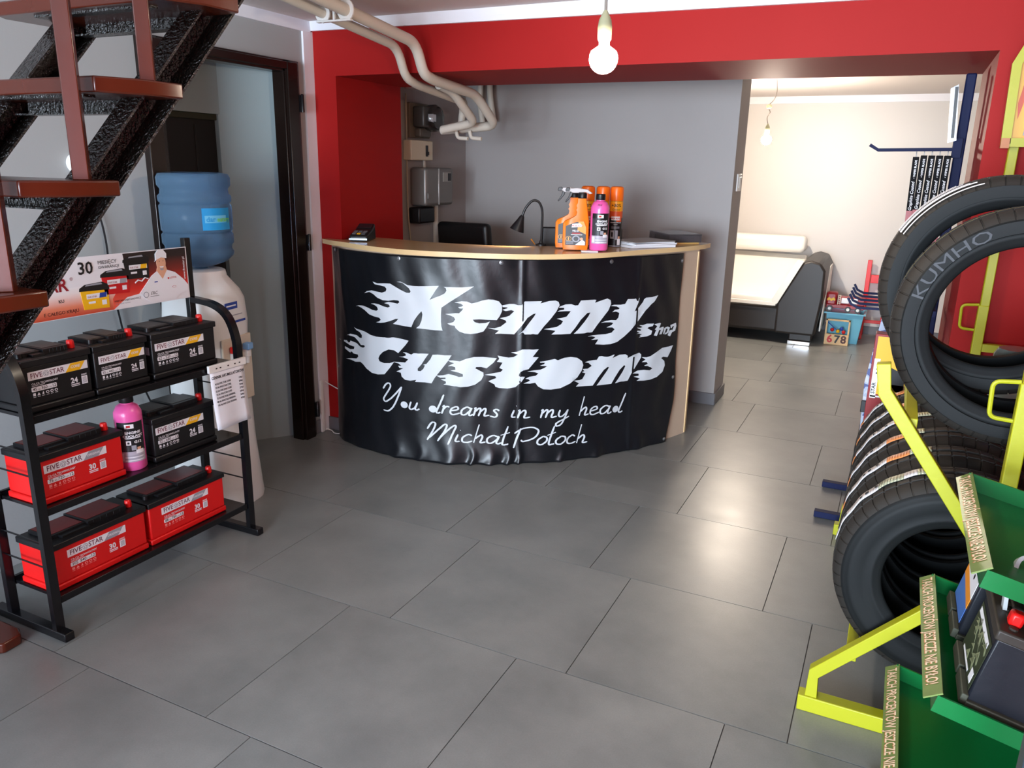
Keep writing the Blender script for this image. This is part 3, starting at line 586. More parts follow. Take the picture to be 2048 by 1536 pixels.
# aerosol cans
def aerosol():
    t = thing('aerosol_can', '', 'aerosol can', (0,0,0), 'orange-capped aerosol cans on the counter')
    MB().lathe([(.030,0),(.033,.003),(.033,.235),(.030,.243)], n=28).build('can', BLKL, t)
    MB().lathe([(.0325,0),(.0335,.004),(.0335,.062),(.031,.072),(.024,.076),(0,.0765)], (0,0,.243), n=28).build('cap', mat('orange_cap', (244,112,24), .3), t)
    lb = MB()
    def cyl(u, v, r): a = -PI/2+u/.033; return Vector((r*math.cos(a), r*math.sin(a), v))
    def patch(u0, u1, v0, v1, m, r):
        n = max(2, int((u1-u0)/.006)); vs = [cyl(u0+(u1-u0)*i/n, v, r) for i in range(n+1) for v in (v0, v1)]
        lb.add(vs, [(2*i, 2*i+2, 2*i+3, 2*i+1) for i in range(n)], m)
    def T_(s, u, v, sz, m, b=.0):
        vs, fs, wd = glyphs(s, b); lb.add([cyl(u-wd*sz/2+x*sz, v+y*sz, .0337) for x, y in vs], fs, m)
    patch(-.095, .095, .190, .242, 0, .0333); patch(-.095, .095, .155, .190, 4, .0333); patch(.004, .032, .135, .158, 4, .0334)
    T_('+30%', 0, .213, .022, 1, .02); T_('Gratis!', 0, .194, .015, 1)
    patch(-.024, .022, .143, .163, 2, .0335); T_('MOJE AUTO', 0, .149, .0085, 3, .03)
    T_('CZARNA OPONA', 0, .128, .0075, 2, .02); T_('PIANKA', 0, .119, .006, 2)
    for j in range(3): patch(-.022, .022, .108-j*.004, .1095-j*.004, 5, .0335)
    patch(-.026, -.004, .045, .09, 5, .0335); patch(-.02, -.01, .055, .08, 6, .0337); patch(.0, .014, .04, .09, 5, .0336)
    patch(.012, .03, .012, .045, 2, .0337); patch(.016, .026, .045, .058, 7, .0338); patch(-.04, .04, .003, .009, 5, .0334)
    lb.build('label', [mat('amber_label', (246,164,30), .35), PRINTK, PRINTW, PRINTR, mat('orange_red_label', (214,84,40), .4), PRINTG, BLKL, MATS['skin_print']], t)
    return t
a1 = aerosol(); a1['label'] = 'rightmost of the three orange-capped aerosol cans, +30% print in full view'; a1.scale = (1.08,1.08,1.0); a1.location = (-1.386,4.098,CT); a1.rotation_euler = (0,0,.33)
dup(a1, (-1.446,4.048,CT), (0,0,.33), 'middle of the three orange-capped aerosol cans, partly behind the coolant bottle')
dup(a1, (-1.514,4.000,CT), (0,0,.3), 'leftmost of the three orange-capped aerosol cans, mostly behind the coolant bottle')
# card under the bottle
MB().box(-.055, .03, -.045, .035, 0, .006).build('slip', PRINTW, None, bevel=.001)
o = bpy.data.objects['slip']; o.name = 'note_pad'; o.location = (-1.395,3.775,CT+.0003); o.rotation_euler = (0,0,.4); tag(o, 'small white note pad lying under the coolant bottle', 'note pad')
# desk lamp
t = thing('desk_lamp', 'black gooseneck desk lamp clamped on the counter, bell shade lit', 'desk lamp', (0,0,0))
MB().lathe([(.028,0),(.028,.008),(.012,.014),(.007,.03)], (-1.735,3.90,CT), n=20).build('base', BLKM, t)
gn = crv([(-1.735,3.90,1.15),(-1.732,3.90,1.25),(-1.734,3.90,1.325),(-1.752,3.89,1.368),(-1.782,3.875,1.372),(-1.812,3.86,1.335),(-1.828,3.85,1.29)], 8)
MB().tube(gn, .0065, n=10).build('gooseneck', BLKM, t)
d = Vector((-.35,-.12,-1)).normalized(); mxx = Matrix.Translation(Vector((-1.826,3.851,1.296))) @ d.to_track_quat('Z', 'Y').to_matrix().to_4x4()
MB().lathe([(.008,0),(.013,.008),(.020,.03),(.032,.062),(.040,.085),(.0385,.085),(.030,.062),(.018,.03),(.004,.012)], n=28, mx=mxx, cap=False).build('shade', BLKM, t)
MB().lathe([(0,.03),(.012,.035),(.018,.05),(.014,.066),(0,.072)], n=14, mx=mxx, cap=False).build('bulb', mat('lit_desk_bulb', (255,214,160), emit=260), t)
mb = MB(); mb.tube([(-1.765,3.885,CT+.006),(-1.785,3.878,CT+.035)], .004, n=8); mb.build('clamp_screw', mat('brass', (200,160,90), .25, metal=1), t)
# monitor behind the bottles
t = thing('monitor', 'black computer monitor behind the bottles, only its top edge showing', 'monitor', (-1.60,4.20,.745))
mx = Matrix.Translation((-1.60,4.16,0)) @ Matrix.Rotation(.45, 4, 'Z')
MB().box(-.225, .225, -.012, .012, .93, 1.225, mx=mx).build('housing', BLKM, t, bevel=.008)
MB().box(-.02, .02, .012, .03, .76, 1.0, mx=mx).build('neck', BLKM, t, bevel=.003)
MB().box(-.10, .10, -.06, .08, .746, .757, mx=mx).build('foot', BLKM, t, bevel=.003)
MB().box(-.215, .215, .0125, .0135, .94, 1.215, mx=mx).build('screen', mat('screen_glass', (10,10,14), .1), t)
# booklets
BK = [((-1.265,4.225), .014, .30, .0), ((-1.259,4.23), .008, .31, .09), ((-1.275,4.24), .006, .29, -.06), ((-1.268,4.23), .003, .30, .14)]
z = CT+.0008; names = ['thick white booklet at the bottom of the counter stack', 'white catalogue second from the bottom of the counter stack', 'thin white brochure third up in the counter stack', 'glossy grey leaflet on top of the counter stack']
for k, ((x, y), th, L_, dr) in enumerate(BK):
    t = thing('booklet', names[k], 'booklet', (0,0,0), 'papers stacked at the right of the counter')
    MB().box(-.105, .105, -.145, .145, .0008, th-.0008).build('pages', PAPER if k < 3 else mat('grey_glossy_paper', (150,146,146), .3), t)
    mb = MB(); mb.box(-.107, .107, -.147, .147, 0, .0008); mb.box(-.107, .107, -.147, .147, th-.0008, th); mb.box(-.107,-.106,-.147,.147,.0008,th-.0008); mb.build('cover', [mat('grey_white_cover', (176,174,172), .35), PRINTW, mat('grey_cover', (150,146,142), .3), mat('grey_glossy_paper2', (150,142,138), .22)][k], t)
    if k == 0: MB().box(-.107, -.08, -.1475, -.1468, .004, .011).build('spine_mark', PRINTK, t)
    t.location = (x, y, z); t.rotation_euler = (0, 0, math.radians(-38)+dr); z += th+.0004
# clear organiser box
t = thing('organizer_case', 'clear plastic organiser case with dark compartments at counter right end', 'organiser', (0,0,0))
CLR = mat('smoky_clear_plastic', (178,172,176), .1, trans=.9, ior=1.1)
mb = MB(); mb.box(-.15, .15, -.10, .10, 0, .003)
for (a, b, c, d_) in ((-.15,.15,-.10,-.097),(-.15,.15,.097,.10),(-.15,-.147,-.10,.10),(.147,.15,-.10,.10),(-.05,-.048,-.1,.1),(.05,.052,-.1,.1)): mb.box(a, b, c, d_, .003, .04)
mb.build('tray', CLR, t)
MB().box(-.152, .152, -.102, .102, .041, .046).build('lid', CLR, t, bevel=.002)
mb = MB()
for (x, y) in ((-.12,-.05),(-.09,.04),(-.02,-.04),(.02,.04),(-.1,0),(.0,.02)): mb.box(x-.014, x+.014, y-.022, y+.022, .0035, .026)
mb.build('dark_contents', BLKM, t)
t.location = (-1.19,4.62,CT+.009); t.rotation_euler = (0,0,math.radians(-52))
o = MB().box(-.10, .10, -.14, .14, 0, .008).build('yellow_folder', [mat('yellow_card', (226,186,110), .5)], None, bevel=.001); o.location = (-1.20,4.53,CT+.0003); o.rotation_euler = (0,0,-.75)
tag(o, 'flat yellow card folder under the clear organiser on the counter', 'folder')
# office chair
t = thing('office_chair', 'black leather office chair behind the counter, backrest top showing', 'chair', (-2.62,4.50,0))
LEA = mat('black_leather', (22,21,22), .4, bump=.25, bscale=60)
mx = Matrix.Translation((-2.63,4.42,0)) @ Matrix.Rotation(math.radians(-14), 4, 'Z')
mb = MB(); mb.add([(-.23,.02,.52),(.25,.02,.52),(.22,-.02,1.19),(-.235,-.02,1.18),(-.23,.10,.52),(.25,.10,.52),(.22,.05,1.19),(-.235,.05,1.18)], [(0,1,2,3),(7,6,5,4),(0,4,5,1),(3,2,6,7),(1,5,6,2),(0,3,7,4)], mx=mx @ Matrix.Translation((0,.14,0)))
mb.build('backrest', LEA, t, bevel=.03, segs=4)
MB().box(-.25, .25, -.27, .22, .44, .52, mx=mx).build('seat', LEA, t, bevel=.03, segs=4)
MB().lathe([(.025,0),(.025,.36)], (-2.60,4.42,.08), n=14).build('column', BLKM, t)
for k in range(5):
    a = 2*PI*k/5+.3; L_ = MB(); L_.bar((-2.60,4.42,.09), (-2.60+.26*math.cos(a),4.42+.26*math.sin(a),.06), .04, .025); lg = L_.build('leg', BLKM, t, bevel=.004)
    MB().lathe([(.0,-.012),(.025,-.012),(.025,.012),(0,.012)], n=14, mx=Matrix.Translation((-2.60+.27*math.cos(a),4.42+.27*math.sin(a),.026)) @ Matrix.Rotation(PI/2, 4, 'X')).build('caster', BLKM, lg)
for s in (-1, 1):
    mb = MB(); mb.bars(fillet([mx @ Vector((s*.24,.1,.5)), mx @ Vector((s*.245,.1,.68)), mx @ Vector((s*.245,-.15,.68)), mx @ Vector((s*.24,-.15,.5))], .05), .035, .022); mb.build('armrest', BLKM, t)
# ------------------------------------------------------------------ alcove wall: meters and boxes
def onwall(y0, y1, z0, z1, d, mb, m=0, base=0): mb.box(W0+base, W0+base+d, y0, y1, z0, z1, m); return mb
t = thing('electricity_meter', 'old dark electricity meter under a clear glass cover on alcove wall', 'meter', (-2.94,4.5,1.6))
onwall(4.42, 4.66, 1.715, 1.93, .03, MB()).build('backboard', mat('brown_backboard', (112,100,84), .6), t, bevel=.004)
onwall(4.45, 4.63, 1.78, 1.91, .09, MB(), base=.03).build('body', mat('meter_body', (60,54,50), .4), t, bevel=.012)
onwall(4.47, 4.60, 1.72, 1.775, .05, MB(), base=.03).build('terminal_cover', mat('meter_terminal_cover', (84,76,66), .4), t, bevel=.01)
MB().lathe([(.08,0),(.085,.02),(.085,.05),(.07,.075),(.03,.088),(0,.09)], n=24, mx=Matrix.Translation((-2.86,4.57,1.84)) @ Matrix.Rotation(PI/2, 4, 'Y')).build('glass_cover', mat('clear_glass', (235,235,235), .05, trans=1.0, ior=1.45), t)
onwall(4.50, 4.56, 1.82, 1.86, .003, MB(), base=.121).build('counter_window', PRINTW, t)
t = thing('breaker_box', 'pale breaker box cut off by red beam, topmost on alcove wall', 'breaker box', (-2.94,4.5,1.97), 'breaker boxes in the alcove')
onwall(4.41, 4.70, 2.01, 2.14, .07, MB()).build('case', mat('pale_box_plastic', (196,186,190), .5), t, bevel=.006)
onwall(4.57, 4.68, 2.03, 2.12, .006, MB(), base=.07).build('cover', mat('pale_box_cover', (170,160,156), .4), t, bevel=.003)
t = thing('breaker_box', 'cream breaker box with one switch between the meter and metal box', 'breaker box', (-2.94,4.5,1.58), 'breaker boxes in the alcove')
onwall(4.38, 4.64, 1.575, 1.70, .065, MB()).build('case', mat('cream_plastic', (214,204,180), .45), t, bevel=.006)
mb = MB(); onwall(4.55, 4.575, 1.60, 1.67, .004, mb, base=.065); mb.build('slot', BLKM, t)
MB().box(W0+.069, W0+.08, 4.556, 4.57, 1.61, 1.63).build('toggle', BLKM, t)
t = thing('metal_meter_box', 'grey painted metal box with rounded corners and small window', 'metal box', (-2.94,4.6,1.28))
MG = mat('grey_hammer_paint', (122,118,114), .35, metal=.35)
onwall(4.45, 4.80, 1.285, 1.53, .13, MB()).build('box', MG, t, bevel=.02, segs=4)
onwall(4.60, 4.615, 1.29, 1.525, .006, MB(), base=.128).build('hinge_strip', mat('light_grey_paint', (178,176,174), .3, metal=.4), t, bevel=.003)
onwall(4.66, 4.76, 1.44, 1.50, .004, MB(), base=.129).build('window', mat('window_plate', (160,156,148), .3), t)
onwall(4.72, 4.755, 1.445, 1.495, .003, MB(), base=.133).build('window_slot', BLKM, t)
onwall(4.455, 4.475, 1.33, 1.37, .012, MB(), base=.13).build('latch', MG, t, bevel=.003)
o = onwall(4.43, 4.62, 1.17, 1.275, .09, MB()).build('black_junction_box', BLKM, None, bevel=.012); tag(o, 'small black junction box under the grey metal box', 'junction box')
MB().tube([(-2.92,4.60,1.53),(-2.92,4.60,1.576)], .010, n=8).build('cable_stub', PIPE, t)
mb = MB(); mb.tube([(-2.90,4.71,.70),(-2.90,4.71,1.283)], .018, n=10)
tag(mb.build('conduit', PIPE, None), 'pale cable conduit running down from the grey metal box', 'conduit')
o = MB().tube(crv([(-2.925,4.40,1.98),(-2.925,4.402,1.75),(-2.925,4.40,1.5),(-2.925,4.41,1.2),(-2.92,4.45,.95)], 6), .006, n=6).build('cable', mat('beige_cable', (170,160,140), .5), None); tag(o, 'thin beige cable running down the alcove wall behind the meters', 'cable')
# light switch
t = thing('light_switch', 'white rocker light switch on the edge of the grey wall', 'light switch', (-.99,5.36,1.47))
MB().box(-.99, -.980, 5.30, 5.42, 1.42, 1.53).build('plate', WHITE, t, bevel=.004); MB().box(-.98, -.975, 5.33, 5.39, 1.44, 1.51).build('rocker', WHITE, t, bevel=.003)
# ------------------------------------------------------------------ heating pipes
def pipe(name, P, r, label, fr=.07):
    o = MB().tube(fillet(P, fr), r, n=14).build(name, PIPE, None, smooth=60); tag(o, label, 'pipe', 'cream heating pipes'); return o
pipe('heating_pipe', [(-2.2,2.3,2.222),(-2.2,3.40,2.108),(-2.2,3.47,1.975),(-2.2,3.56,1.958),(-2.2,4.0,1.925),(-2.2,4.25,1.775),(-2.57,4.25,1.75)], .026, 'thicker right-hand cream pipe running under ceiling and bending below the red beam', .07)
pipe('heating_pipe', [(-2.32,2.3,2.218),(-2.32,3.42,2.10),(-2.32,3.49,1.965),(-2.32,3.60,1.94),(-2.36,4.15,1.90),(-2.565,4.5,1.90),(-2.585,4.5,1.745)], .022, 'thinner left-hand cream pipe running under ceiling and bending below the red beam', .07)
pipe('heating_pipe', [(-2.285,3.75,1.955),(-2.275,3.88,1.93),(-2.27,4.12,1.785),(-2.49,4.13,1.748)], .024, 'short cream pipe bent like an elbow beside the thicker pipe in the alcove', .05)
pipe('heating_pipe', [(-2.775,5.12,2.26),(-2.78,5.12,1.95),(-2.75,5.12,1.80)], .020, 'left upright pipe on grey back wall right behind the bent pipes')
pipe('heating_pipe', [(-2.70,5.12,2.26),(-2.705,5.12,2.05),(-2.67,5.12,1.85)], .020, 'right upright pipe on grey back wall right behind the bent pipes')
pipe('pipe_elbow', [(-2.44,4.20,1.745),(-2.43,4.20,1.705),(-2.36,4.20,1.70)], .011, 'left small white elbow stub under the bent pipe end', .02)
pipe('pipe_elbow', [(-2.36,4.22,1.745),(-2.35,4.22,1.705),(-2.28,4.22,1.70)], .011, 'right small white elbow stub under the bent pipe end', .02)

t = thing('pipe_clamp', 'white plastic clamp holding the two pipes under the ceiling', 'clamp', (-2.26,2.87,2.12))
mb = MB(); mb.tube([(-2.2+.032*math.cos(a), 2.87, 2.163+.034*math.sin(a)) for a in [2*PI*i/16 for i in range(16)]], 1.0, sec=SQ(.02,.007), closed=True, upv=(0,1,0)); mb.build('ring', WHITE, t)
mb = MB(); mb.tube([(-2.32+.028*math.cos(a), 2.87, 2.158+.03*math.sin(a)) for a in [2*PI*i/16 for i in range(16)]], 1.0, sec=SQ(.02,.007), closed=True, upv=(0,1,0)); mb.build('ring', WHITE, t)
MB().box(-2.35, -2.17, 2.86, 2.88, 2.120, 2.128).build('strap', WHITE, t, bevel=.002); MB().box(-2.265, -2.255, 2.865, 2.875, 2.128, H).build('hanger', WHITE, t)
# ------------------------------------------------------------------ bulbs
GLOW = mat('lit_bulb_front', (255,236,212), emit=BULB_FRONT); GLOW2 = mat('lit_bulb_far', (255,238,218), emit=BULB_FAR)
SOCK = mat('grey_green_socket', (140,140,112), .5); CORD = mat('grey_cord', (120,112,104), .6)
def bulb(x, y, z, gm, label, r=.040, kink=False):
    t = thing('pendant_bulb', label, 'light bulb', (x, y, z))
    prof = [(0,-r)]+[(r*math.sin(a), -r*math.cos(a)) for a in [PI*i/12 for i in range(1, 9)]]+[(.0145,.034),(.0135,.05)]
    MB().lathe(prof, (x, y, z), n=24, cap=False).build('glass_bulb', gm, t)
    MB().lathe([(.0165,.046),(.019,.05),(.020,.08),(.017,.10),(.008,.118),(.004,.125)], (x, y, z), n=18).build('socket', SOCK, t)
    if kink:
        MB().tube(crv([(x,y,z+.12),(x-.01,y,z+.17),(x+.008,y,z+.21),(x-.006,y,z+.24)], 5), .004, n=6).build('cord', CORD, t)
        MB().lathe([(0,0),(.02,.01),(.024,.028),(.008,.04),(0,.04)], (x-.004,y,z+.235), n=12).build('connector_block', SOCK, t)
        MB().tube(crv([(x-.006,y,z+.27),(x+.03,y,z+.31),(x+.045,y,z+.37),(x+.035,y,H)], 5), .003, n=6).build('lead_wire', CORD, t)
    else: MB().tube([(x,y,z+.12),(x,y,H)], .0045, n=8).build('cord', CORD, t)
bulb(-.805,2.2,1.84, GLOW, 'bare lit bulb hanging in front of the red beam')
bulb(-1.08,6.9,1.80, GLOW2, 'bare lit bulb hanging in the far room over the sofa', kink=True)
# ------------------------------------------------------------------ far room
BRL = mat('black_brown_leather', (38,33,31), .45, bump=.15, bscale=40); WHL = mat('white_leather', (238,234,226), .45, bump=.1, bscale=30)
t = thing('sofa', 'low black and white leather sofa against the far wall', 'sofa', (-1.6,7.9,0))
mb = MB(); mb.box(-3.0, -.90, 7.52, 8.34, .10, .345); mb.build('base', BRL, t, bevel=.03, segs=3)
def loft(mb, secs, m=0):
    k = len(secs[0]); V = [p for s in secs for p in s]; F = []
    for j in range(len(secs)-1):
        for i in range(k): F.append((j*k+i, (j+1)*k+i, (j+1)*k+(i+1) % k, j*k+(i+1) % k))
    F.append(list(range(k))); F.append([(len(secs)-1)*k+i for i in range(k-1, -1, -1)]); mb.add(V, F, m)
arm = lambda y, s: [(x, y, z) for x, z in [(-.93,.10),(-.575,.10),(-.54,.45),(-.545,.70),(-.59,.78*s),(-.67,.80*s),(-.74,.78*s),(-.93,.38)]]
mb = MB(); loft(mb, [arm(7.50,.98), arm(7.8,1.0), arm(8.34,1.0)]); mb.build('armrest', BRL, t, bevel=.02, segs=3)
pf = [(-.955,7.49,.36),(-.93,7.485,.385),(-.73,7.485,.785),(-.75,7.49,.795),(-.775,7.49,.79)]
mb = MB(); mb.prism([(-.965,.355),(-.925,.375),(-.735,.775),(-.79,.785),(-.98,.41)], ((0,7.515,0),(1,0,0),(0,0,1)), .022); mb.box(-3.0,-.94,7.492,7.52,.352,.385); mb.build('piping', WHL, t, bevel=.003)
mb = MB(); loft(mb, [[(x, 7.54, z) for x, z in [(-3.0,.33),(-.96,.33),(-.90,.43),(-3.0,.43)]], [(x, 7.95, z) for x, z in [(-3.0,.33),(-.86,.33),(-.84,.50),(-3.0,.50)]], [(x, 8.2, z) for x, z in [(-3.0,.33),(-.80,.33),(-.79,.72),(-3.0,.74)]], [(x, 8.32, z) for x, z in [(-3.0,.33),(-.80,.33),(-.79,.76),(-3.0,.78)]]]); mb.build('seat_cushion', WHL, t, bevel=.02, segs=3)
mb = MB(); mb.box(-1.60, -.80, 8.10, 8.32, .79, .945); mb.build('headrest', WHL, t, bevel=.05, segs=4)
MB().prism([(.0,.13),(.0,.2),(.35,.70),(.6,.70),(.6,.13)], ((-.549,7.62,0),(0,1,0),(0,0,1)), .012).build('side_inlay', WHL, t, bevel=.004)
for x in (-.70, -2.7):
    f = MB().box(x-.10, x+.10, 7.55, 7.72, .035, .12).build('foot_block', BRL, t, bevel=.01); MB().box(x-.105, x+.095, 7.53, 7.71, .0, .036).build('chrome_foot', CHROME, f, bevel=.004)
for x in (-.70, -2.7): MB().box(x-.05, x+.05, 8.15, 8.25, 0, .11).build('rear_foot', BRL, t)
# toy corner
t = thing('storage_box', 'light blue plastic storage box holding toys beside the sofa', 'storage box', (-.36,7.95,0))
BLUE = mat('light_blue_plastic', (112,184,208), .4, trans=.15)
def tub(mb, x0, x1, y0, y1, z0, z1, fl_, th, m=0):
    cx, cy = (x0+x1)/2, (y0+y1)/2
    def ring(s, z, o=0): return [((x0-cx)*s-o+cx, (y0-cy)*s-o+cy, z), ((x1-cx)*s+o+cx, (y0-cy)*s-o+cy, z), ((x1-cx)*s+o+cx, (y1-cy)*s+o+cy, z), ((x0-cx)*s-o+cx, (y1-cy)*s+o+cy, z)]
    R = ring(fl_, z0)+ring(1, z1)+ring(1, z1, -th)+ring(fl_, z0+th, -th); F = [(3,2,1,0)]
    for b in (0, 4, 8):
        for i in range(4): F.append((b+i, b+(i+1) % 4, b+4+(i+1) % 4, b+4+i))
    F.append((12,13,14,15)); mb.add(R, F, m)
mb = MB(); tub(mb, -.515, -.19, 7.82, 8.10, 0, .29, .82, .006); mb.build('tub', BLUE, t, bevel=.004)
mb = MB(); mb.bars([(-.54,7.81,.285),(-.18,7.81,.285),(-.18,8.11,.285),(-.54,8.11,.285),(-.54,7.81,.285)], .02, .012); mb.build('rim', BLUE, t)
MB().box(-.49, -.23, 7.84, 8.08, .27, .283).build('lid_print', mat('lilac_print', (176,120,170), .4), t)
t = thing('toy_fire_truck', 'red toy fire truck standing on the blue storage box', 'toy truck', (-.36,7.92,.292))
TR = mat('toy_red', (150,26,34), .35)
MB().box(-.53, -.20, 7.86, 7.98, .322, .36).build('chassis', TR, t, bevel=.006)
MB().box(-.535, -.44, 7.855, 7.985, .345, .47).build('cab', TR, t, bevel=.02, segs=3)
MB().box(-.43, -.20, 7.86, 7.98, .36, .43).build('body', TR, t, bevel=.008)
mb = MB(); mb.box(-.40, -.335, 7.852, 7.86, .375, .425); mb.box(-.325, -.26, 7.852, 7.86, .375, .425); mb.build('window', PRINTW, t, bevel=.004)
mb = MB(); mb.bar((-.43,7.856,.36), (-.43,7.856,.45), .006, .006, upv=(0,1,0)); mb.bar((-.41,7.856,.36), (-.41,7.856,.45), .006, .006, upv=(0,1,0))
for i in range(5): mb.box(-.43, -.41, 7.853, 7.858, .37+i*.018, .374+i*.018)
mb.build('ladder', mat('toy_cream', (236,216,190), .5), t)
mb = MB(); mb.prism([(-.525,.39),(-.50,.40),(-.49,.385),(-.47,.40),(-.455,.39),(-.455,.41),(-.47,.425),(-.49,.41),(-.51,.425),(-.525,.41)], ((0,7.853,0),(1,0,0),(0,0,1)), .002); mb.build('flame_sticker', PRINTY, t)
for x in (-.495, -.335, -.25):
    wv = MB().lathe([(0,-.012),(.027,-.012),(.027,.012),(0,.012)], n=18, mx=Matrix.Translation((x,7.85,.320)) @ Matrix.Rotation(PI/2, 4, 'X')).build('wheel', BLKM, t)
    MB().lathe([(0,0),(.015,0),(.013,.004),(0,.004)], n=14, mx=Matrix.Translation((x,7.838,.320)) @ Matrix.Rotation(PI/2, 4, 'X')).build('hub', WHITE, wv)
t = thing('toy_number_board', 'wooden toy board with painted 678 leaning on the blue box', 'wooden toy', (-.40,7.72,0))
PINE = mat('pine_wood', (214,176,128), .55, var=.06, vscale=20)
mb = MB(); mb.box(-.50, -.29, 7.72, 7.74, .0, .10); mb.build('number_panel', PINE, t, bevel=.003)
mb = MB(); mb.box(-.50, -.485, 7.72, 7.735, .10, .24); mb.box(-.305, -.29, 7.72, 7.735, .10, .24); mb.box(-.50, -.29, 7.72, 7.735, .225, .24); mb.build('frame', PINE, t, bevel=.002)
fr = ((-.50,7.72,0),(1,0,0),(0,0,1)); mb = MB(); mb.text(fr, '6', .022, .022, .10, 0, base=.002, bold=.03); mb.text(fr, '7', .085, .022, .10, 1, base=.002, bold=.03); mb.text(fr, '8', .142, .022, .10, 2, base=.002, bold=.03)
mb.build('numbers', [PRINTR, PRINTK, mat('dark_red_green', (70,30,26), .5)], t)
for (x, z, m_) in ((-.36,.155,'PRINTB'),(-.34,.125,'PRINTR'),(-.44,.14,'PRINTR'),(-.39,.13,'PRINTY')): MB().lathe([(0,-.018),(.012,-.014),(.018,0),(.012,.014),(0,.018)], (x,7.729,z), n=12).build('bead', globals()[m_], t)
MB().tube([(-.485,7.729,.21),(-.40,7.729,.14)], .004, n=6).build('rod', PRINTB, t)
t = thing('child_chair', 'small bright red wooden child chair by the far wall', 'chair', (-.13,8.27,0))
for (x, y, h_) in ((-.215,8.16,.40),(-.03,8.16,.40),(-.215,8.37,.74),(-.03,8.37,.70)): MB().box(x-.02, x+.02, y-.018, y+.018, 0, h_).build('leg', REDP, t, bevel=.004)
MB().box(-.235, -.01, 8.14, 8.39, .36, .385).build('seat', REDP, t, bevel=.004); MB().box(-.19, -.04, 8.36, 8.38, .52, .60).build('back_slat', REDP, t, bevel=.004)
MB().box(-.19, -.04, 8.15, 8.17, .16, .19).build('stretcher', REDP, t, bevel=.003)
# ------------------------------------------------------------------ wooden stair on steel stringers
STW = mat('glossy_red_brown_wood', (74,27,13), .25, bump=.12, bscale=18, var=.14, vscale=9, coat=.12)
HAM = mat('black_hammered_enamel', (15,12,10), .14, bump=1.0, bscale=110, bdist=.012, spec=1.0)
st = thing('staircase', 'open stair with glossy reddish wooden treads on black steel stringers', 'staircase', (-1.9,.6,0))
sl = 1.1; yl = lambda z: 1.254+(z-1.493)/sl
for x0, nm in ((-1.67, 'near'), (-2.16, 'far')):
    mb = MB(); d = Vector((0, 1, sl)).normalized(); up_ = Vector((0, -sl, 1)).normalized()
    z0_, z1_ = .0, 3.3
    def edge(z, h): p = Vector((0, yl(z), z))+up_*h; return p
    P0 = Vector((0, yl(0), 0)); P1 = Vector((0, yl(3.3), 3.3))
    def chan(x, w_, a, b):  # strip from height a to b above the lower edge
        q = []
        for X in (x, x+w_):
            for (P, zc) in ((P0, 0), (P1, 3.3)):
                for h_ in (a, b):
                    r_ = P+up_*h_; k_ = (zc-r_.z)/d.z; r_ = r_+d*k_; q.append((X, r_.y, r_.z))
        mb.add(q, [(0,1,3,2),(4,6,7,5),(0,4,5,1),(2,3,7,6),(0,2,6,4),(1,5,7,3)])
    chan(x0, .07, 0, .006); chan(x0, .07, .070, .076); chan(x0, .006, .006, .070)
    mb.build('stringer', HAM, st, smooth=0)
k = 0
for i in range(-7, 6):
    zt = 1.717+.2167*i; yb = 1.397+.196*i
    if zt < .1 or zt > 3.1: continue
    mb = MB(); mb.zprism([(-1.548,yb),(-1.548,yb-.107),(-1.592,yb-.199),(-2.20,yb-.199),(-2.23,yb-.16),(-2.23,yb)], zt-.034, zt); mb.build('tread', STW, st, bevel=.004)
    mb = MB(); mb.box(-2.09, -1.67, yb-.06, yb-.02, zt-.068, zt-.064); mb.box(-2.09, -1.67, yb-.024, yb-.02, zt-.068, zt-.034); mb.box(-2.09, -1.67, yb-.17, yb-.14, zt-.040, zt-.034); mb.build('tread_bracket', HAM, st, smooth=0)
    if zt < 2.5:
        mb = MB(); mb.tube([(-1.602,yb-.05,zt),(-1.602,yb-.05,zt+.88)], 1.0, sec=[(.023,0),(0,.023),(-.023,0),(0,-.023)], upv=(0,1,0)); mb.build('baluster', STW, st, bevel=.002)
zt = lambda y: 1.717+.2167*(y-1.397)/.196
MB().bar((-1.602,-.03,zt(.02)+.92), (-1.602,1.95,zt(2.0)+.92), .05, .04).build('handrail', STW, st, bevel=.008)
o = MB().zprism([(-2.95+.02,1.22),(-2.44,1.22),(-2.405,1.25),(-2.41,1.31),(-2.45,1.33),(-2.93,1.33)], .0, .036).build('wooden_plank', STW, None, bevel=.006); tag(o, 'reddish wooden plank end lying on the floor beside the battery rack', 'plank')
# ------------------------------------------------------------------ battery rack
RK = mat('black_rack_enamel', (15,15,18), .25)
t = thing('battery_rack', 'black steel shelf rack holding three rows of car batteries', 'shelf rack', (-2.45,1.83,0))
for y in (1.392, 2.268):
    MB().bar((-2.285,y,.016), (-2.67,y,.016), .034, .03).build('foot', RK, t, bevel=.003)
    MB().bars(crv([(-2.338,y,.03),(-2.338,y,.45),(-2.338,y,.78),(-2.345,y,.87),(-2.38,y,.945),(-2.45,y,.985),(-2.565,y,.998)], 5), .03, .022, upv=(1,0,0)).build('upright', RK, t, smooth=50)
    MB().bar((-2.578,y,.03), (-2.578,y,1.245), .03, .024, upv=(1,0,0)).build('rear_upright', RK, t, bevel=.002)
    for z in (.25,.34,.57,.65): MB().tube([(-2.35,y,z),(-2.57,y,z)], .003, n=6).build('side_rod', RK, t)
for z in (.143,.458,.770):
    s_ = MB().box(-2.575, -2.345, 1.41, 2.25, z-.012, z-.001).build('shelf', RK, t)
    MB().bar((-2.340,1.41,z-.012), (-2.340,2.25,z-.012), .016, .026).build('front_rail', RK, t, bevel=.002)
    MB().bar((-2.575,1.41,z-.002), (-2.575,2.25,z-.002), .012, .03).build('rear_rail', RK, t)
